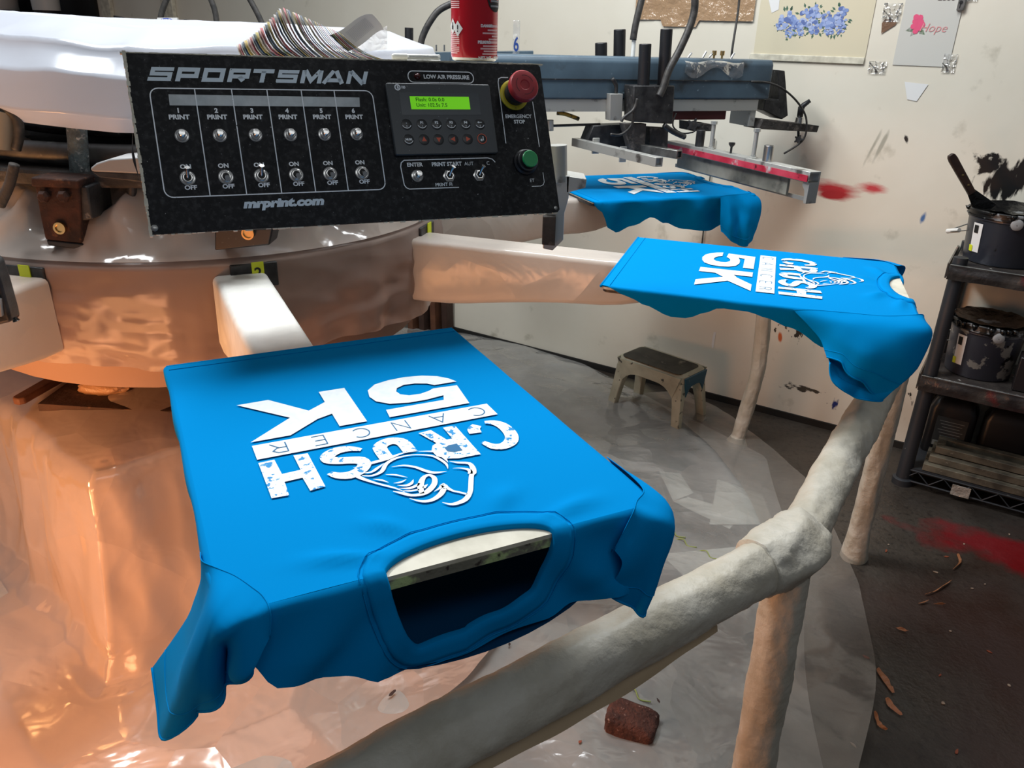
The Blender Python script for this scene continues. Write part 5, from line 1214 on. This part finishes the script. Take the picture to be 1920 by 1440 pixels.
for cx,cz,r in cl:
    for k in range(26):
        a=random.random()*6.28;q=r*math.sqrt(random.random())*.85;rr=r*(.16+.14*random.random());x=cx+q*math.cos(a)*.8;z=cz+q*math.sin(a);fb[k%4].add([(x+rr*math.cos(t),-.0030-.00004*k,z+rr*math.sin(t)*.8) for t in [math.pi*2*j/7 for j in range(7)]],[tuple(range(7))])
    for k in range(7):
        a=random.random()*6.28;x=cx+r*.85*math.cos(a);z=cz+r*.9*math.sin(a);l=r*.5;lb.add([(x,-.0028,z),(x+l*.5*math.cos(a+.5),-.0028,z+l*.5*math.sin(a+.5)),(x+l*math.cos(a),-.0028,z+l*math.sin(a)),(x+l*.5*math.cos(a-.5),-.0028,z+l*.5*math.sin(a-.5))],[(0,1,2,3)])
for q,m in zip(fb,mfl): q.out('petals',m,fp,smooth=0)
lb.out('leaves',mlf,fp,smooth=0)
hs=[(1.552+.0,1.330),(1.535,1.318),(1.535,1.300),(1.545,1.285),(1.562,1.305),(1.572,1.320),(1.565,1.328)]
b=B(MW);b.flat([(x,z) for x,z in [(1.540,1.328),(1.533,1.316),(1.537,1.288),(1.570,1.312),(1.574,1.320),(1.562,1.326)]],0,lambda x,z,y:(x,-.003,z));tag(b.out('brown_paper_heart',mat('shiny_brown_paper',rgb(120,92,72),.25,bp=(40,.6,.01)),smooth=0),'small brown heart-shaped paper scrap taped between the two posters','paper scrap')
rp=poster('rose_poster',1.585,1.205,1.735,1.45,mat('glossy_white_sheet',rgb(206,204,196),.25),'white glossy sheet with a small pink rose taped to the wall','poster')
b=B(MW)
for k in range(16): a=k*2.4;q=.0014*k;b.add([(1.630+q*math.cos(a)*.7+.008*math.cos(t),-.0030-.00005*k,1.318+q*math.sin(a)+.008*math.sin(t)) for t in [math.pi*2*j/7 for j in range(7)]],[tuple(range(7))])
b.out('rose',mat('rose_pink',rgb(226,84,124),.6),rp,smooth=0)
b=B(MW)
for a,l in((-.6,.03),(3.4,.03),(1.0,.026),(4.2,.026)): b.add([(1.63,-.0026,1.305),(1.63+l*.6*math.cos(a+.4),-.0026,1.305+l*.6*math.sin(a+.4)),(1.63+l*math.cos(a),-.0026,1.305+l*math.sin(a)),(1.63+l*.6*math.cos(a-.4),-.0026,1.305+l*.6*math.sin(a-.4))],[(0,1,2,3)])
b.out('leaves',mat('pale_leaf_green',rgb(130,180,120),.6),rp,smooth=0)
b=B();text(b,'Hope',1.672,1.306,.032,frameM(WP+WN*.0035,WD,(0,0,1),WN),-.0003,.3);b.out('script',mat('faint_pink_script',rgb(222,150,150),.6),rp,smooth=0)
b=B();text(b,'2886',1.690,1.385,.022,frameM(WP+WN*.0035,WD,(0,0,1),WN),.0004,.2);text(b,'Aug 20',1.690,1.408,.022,frameM(WP+WN*.0035,WD,(0,0,1),WN),.0004,.2);b.out('hand_lettering',mblk,rp,smooth=0)
# shiny tape bits
mtp=film('shiny_clear_tape',(.85,.84,.8,1),.25,.06,.9,26,1,.2)
for k,(s,z,w_,h) in enumerate(((1.555,1.345,.05,.05),(1.75,1.39,.035,.03),(1.735,1.215,.035,.05),(1.545,1.195,.05,.035),(1.63,1.40,.11,.03))):
    b=B(MW);b.grid(8,8,lambda a,q,s=s,z=z,w_=w_,h=h:(s-w_/2+w_*a,-.0035-.0012*abs(N((a*5,q*5,s),1,k)),z-h/2+h*q));tag(b.out('clear_tape',mtp,smooth=180),'shiny crinkled clear tape stuck on the wall around the posters','tape','clear tape on the wall')
b=B(MW);b.grid(40,10,lambda a,q:(.74+.41*a,-.003-.006*abs(ridge((a*5,q*2,0),1,77)),1.315+.30*q-(.02 if .25<a<.55 else 0)*(1-q)));tag(b.out('brown_paper_strip',mat('shiny_brown_wrap',rgb(172,140,108),.12,bp=(16,.8,.02),coat=.6),smooth=180),'strip of shiny brown paper under clear tape at the top of the wall','paper')
# white patches and little marks
def scrap(poly,m,label,cat,off=.002):
    b=B(MW);b.flat(poly,0,lambda x,z,y:(x,-off,z));return tag(b.out('paper_scrap',m,smooth=0),label,cat)
scrap([(1.628,1.160),(1.693,1.156),(1.672,1.108),(1.645,1.112)],mpaper,'white trapezoid paper scrap on the wall below the rose sheet','paper scrap')
scrap([(1.163,.268),(1.172,.268),(1.170,.205),(1.165,.203),(1.161,.220)],mpaper,'narrow white paper strip on the wall right of the stool','paper scrap')
scrap([(1.185,1.45),(1.22,1.44),(1.225,1.35),(1.205,1.34),(1.18,1.40)],mpaper,'white torn patch at the top left of the flower poster','paper scrap',.0035)
# metal keyhole strip
b=B(MW);b.prism([(1.722,1.352),(1.740,1.352),(1.742,1.62),(1.724,1.62)],-.012,-.001,lambda x,z,y:(x,y,z));ks=tag(b.out('metal_strip',msteel,bev=.001),'narrow metal standard with a keyhole slot hanging at the top right of the wall','metal strip')
b=B(MW);b.add([(1.730+.005*math.cos(a),-.0125,1.372+.005*math.sin(a)) for a in [2*math.pi*k/14 for k in range(14)]],[tuple(range(14))]);b.flat([(1.7285,1.372),(1.7315,1.372),(1.7305,1.357),(1.7275,1.357)],0,lambda x,z,y:(x,-.0125,z));b.out('keyhole',mblk,ks,smooth=0)
b=B(MW);b.box((1.55,-.010,1.90),(1.1,.02,.06));tag(b.out('wall_ledge',mcream,bev=.002),'wall ledge above the posters, out of the frame','ledge') if False else None
# thin cord hanging down the wall
p=[ony(1388,-30,2.62),ony(1384,20,2.62),ony(1374,85,2.6),ony(1371,112,2.6)]
b=B();b.tube(spl(p,6),.0035,8);b.out('cord',mrub,ph,smooth=180)
b=B(MW);b.tube([(1.075,-.008,.95),(1.078,-.008,.40)],.0022,6);tag(b.out('wall_cable',mrub,smooth=180),'thin black cable running down the wall behind the squeegee','cable')
# far left: wall shelf with tubs
fs=thing('back_shelf',wall(-3.0,1.19,.15),'dark shelf on the wall at the top left corner, behind the white cover','shelving')
b=B(MW);b.box((-2.95,-.15,1.235),(1.0,.30,.03));b.out('shelf_board',mdark,fs,bev=.003)
b=B(MW);b.box((-3.46,-.15,1.1),(.04,.30,.6));b.out('shelf_side',mgrey,fs,bev=.003)
for k,(s,wd,h) in enumerate(((-3.16,.26,.30),(-2.66,.17,.26))):
    q=wall(s,1.252,.15);tb=thing('white_tub',q,['white tub with a wire handle on the dark back shelf, left one','white tub on the dark back shelf, right one'][k],'tub','tubs on the back shelf')
    b=B();b.lathe(q,[(wd*.36,0),(wd*.36,.05),(wd*.37,.052)],28);b.out('tub_base',mblk,tb)
    b=B();b.lathe(q,[(wd*.40,.052),(wd*.44,h),(wd*.46,h),(wd*.46,h+.02)],28);b.out('tub_body',mwhitep,tb)
b=B(MW);b.box((-2.92,-.012,1.40),(1.0,.02,.30));b.out('back_panel',mblk,fs)
# stuff leaning at the left end of the wall
for k in range(4):
    s=-.05-.05*k;b=B(MW);b.box((s,-.05-.02*k,.42),(.03,.05,.84),Matrix.Rotation(.04,3,'X'));tag(b.out('leaning_board',mwood if k%2 else mwoodd,bev=.002),'reddish-brown board leaning on the wall behind the press','board','boards leaning behind the press')

# ---------------------------------------------------------------- floor litter
def rag_prism(c,rad,h,seed,m,name,label,cat,sx=1,rot=0,n=9,group=None):
    b=B();P=[];
    for k in range(n): a=2*math.pi*k/n;r=rad*(.7+.6*random.random());x=r*math.cos(a)*sx;y=r*math.sin(a);P.append((c.x+x*math.cos(rot)-y*math.sin(rot),c.y+x*math.sin(rot)+y*math.cos(rot)))
    b.prism(P,c.z,c.z+h);return tag(b.out(name,m,smooth=0),label,cat,group)
bc=onz(1180,1385,.0);R_=Matrix.Rotation(-.35,3,'Z')
def brickf(a,q):
    th=a*2*math.pi;ph=(q-.5)*math.pi;f=lambda t,e:math.copysign(abs(t)**e,t)
    x=f(math.cos(ph),.35)*f(math.cos(th),.35);y=f(math.cos(ph),.35)*f(math.sin(th),.35);z=f(math.sin(ph),.35)
    k=1+.07*N((x*2,y*2,z*2),1.2,95)+.03*N((x*8,y*8,z*8),1,96)
    return bc+V((0,0,.034))+R_@V((x*.049*k,y*.036*k,z*.033*k*(1-.15*x)))
bt_=thing('lint_brick',bc,'reddish-brown lint-covered brick on the floor film below the rail','brick')
b=B();b.grid(56,30,brickf,wrap=True);b.out('brick',mbrick,bt_,smooth=180)
def tw(a,q):
    th=a*2*math.pi;p=bc+R_@V((-.040-.085*q,.012+.030*q,0));r=.017*(1-.55*q)*(1+.4*ridge((a*3,q*3,0),1,97));return p+V((r*math.cos(th)*.5,r*math.sin(th),.020-.006*q+r*math.cos(th)*.6))
b=B();b.grid(24,16,tw,wrap=True);b.out('plastic_twist',mf_clear,bt_,smooth=180)
for k,(pts,lb_) in enumerate((([(1262,940),(1290,932),(1394,962),(1368,992)],'white paper under the floor film beside the nearest shirt'),([(1236,884),(1275,888),(1300,925),(1262,940)],'small white paper under the floor film by the shirt sleeve'),([(1240,1040),(1395,1025),(1398,1050),(1300,1100)],'faint paper sheet under the floor film near the rail'),([(1330,985),(1345,900),(1430,930),(1450,985)],'pale paper scrap under the film near the rail joint'))):
    b=B();b.prism([(onz(u,v,.002).x,onz(u,v,.002).y) for u,v in pts],.0015+.001*k,.0021+.001*k);tag(b.out('paper_sheet',mat('under_film_paper',rgb(196,196,186),.7) if k==0 else bpy.data.materials['under_film_paper'],smooth=0),lb_,'paper')
mlime=mat('lime_strip',rgb(140,156,84),.6)
for k,(u,v) in enumerate(((1282,1018),(1325,1040),(1262,1000),(1190,1302))):
    c=onz(u,v,.04);b=B();b.tube(spl([c+V((-.02,.02,-.004)),c+V((0,.008,.006)),c+V((.008,-.012,0)),c+V((.03,-.02,.002))],8),.0016,6);tag(b.out('lime_scrap',mlime,smooth=180),'curled lime-green scrap on the floor film','scrap','lime scraps on the floor film')
random.seed(5)
mcr=mat('chip_dark',rgb(54,34,28),.8);mcl=mat('chip_pale',rgb(160,140,122),.7);mco=mat('chip_orange',rgb(140,70,44),.7)
for k in range(44):
    u=random.uniform(330,1500);v=random.uniform(1130,1430)
    if k>=26: u=random.uniform(1590,1900);v=random.uniform(1000,1430)
    c=onz(u,v,.0);rr=math.hypot(c.x-CEN.x,c.y-CEN.y)
    inside=rr<1.6
    c.z=.034 if inside else .001
    m=(mcr if k%5 else mco) if inside else (mcl if k%3 else mco)
    rag_prism(c,.0016+.0022*random.random(),.0012,k,m,'debris_chip','tiny chip of debris on the '+('floor film' if inside else 'bare floor'),'debris',sx=1+2*random.random(),rot=random.random()*3,group='chips on the '+('floor film' if inside else 'bare floor'))
# flakes of peeled film on the bare floor
mfk=mat('peeled_tan_film',rgb(150,98,62),.35,bp=(60,.6,.01))
for k,(pts,w_) in enumerate((([(1645,1255),(1662,1280),(1675,1300)],.010),([(1662,1310),(1670,1325),(1690,1342)],.009),([(1795,1040),(1800,1055),(1788,1068)],.006),([(1735,1115),(1755,1108),(1782,1090)],.007),([(1725,1132),(1738,1128)],.012),([(1752,1133),(1770,1134)],.010),([(1683,1178),(1700,1185)],.012),([(1640,1335),(1648,1360),(1662,1370)],.006))):
    P=spl([onz(u,v,.003) for u,v in pts],4);b=B();vs=[];fs=[]
    for i,p in enumerate(P):
        ww=w_*(.5+.5*math.sin(math.pi*(i+.5)/len(P)))*(.7+.6*random.random());vs+=[p+V((-ww/2,0,.001)),p+V((ww/2,0,.002+.006*random.random()))]
    fs=[(2*i,2*i+1,2*i+3,2*i+2) for i in range(len(P)-1)];b.add(vs,fs);tag(b.out('film_flake',mfk,smooth=0,weld=True,solid=.0006),'curled tan flake peeling off the dark floor','flake','flakes on the bare floor')
c=onz(868,1262,.03);b=B();b.tube(spl([onz(858,1270,.035),onz(866,1262,.037),onz(873,1256,.037),onz(868,1250,.038)],4),.0013,6);tag(b.out('hook_wire',mblk,smooth=180),'tiny black hooked wire on the floor film below the nearest shirt','wire')
bpy.context.view_layer.update()
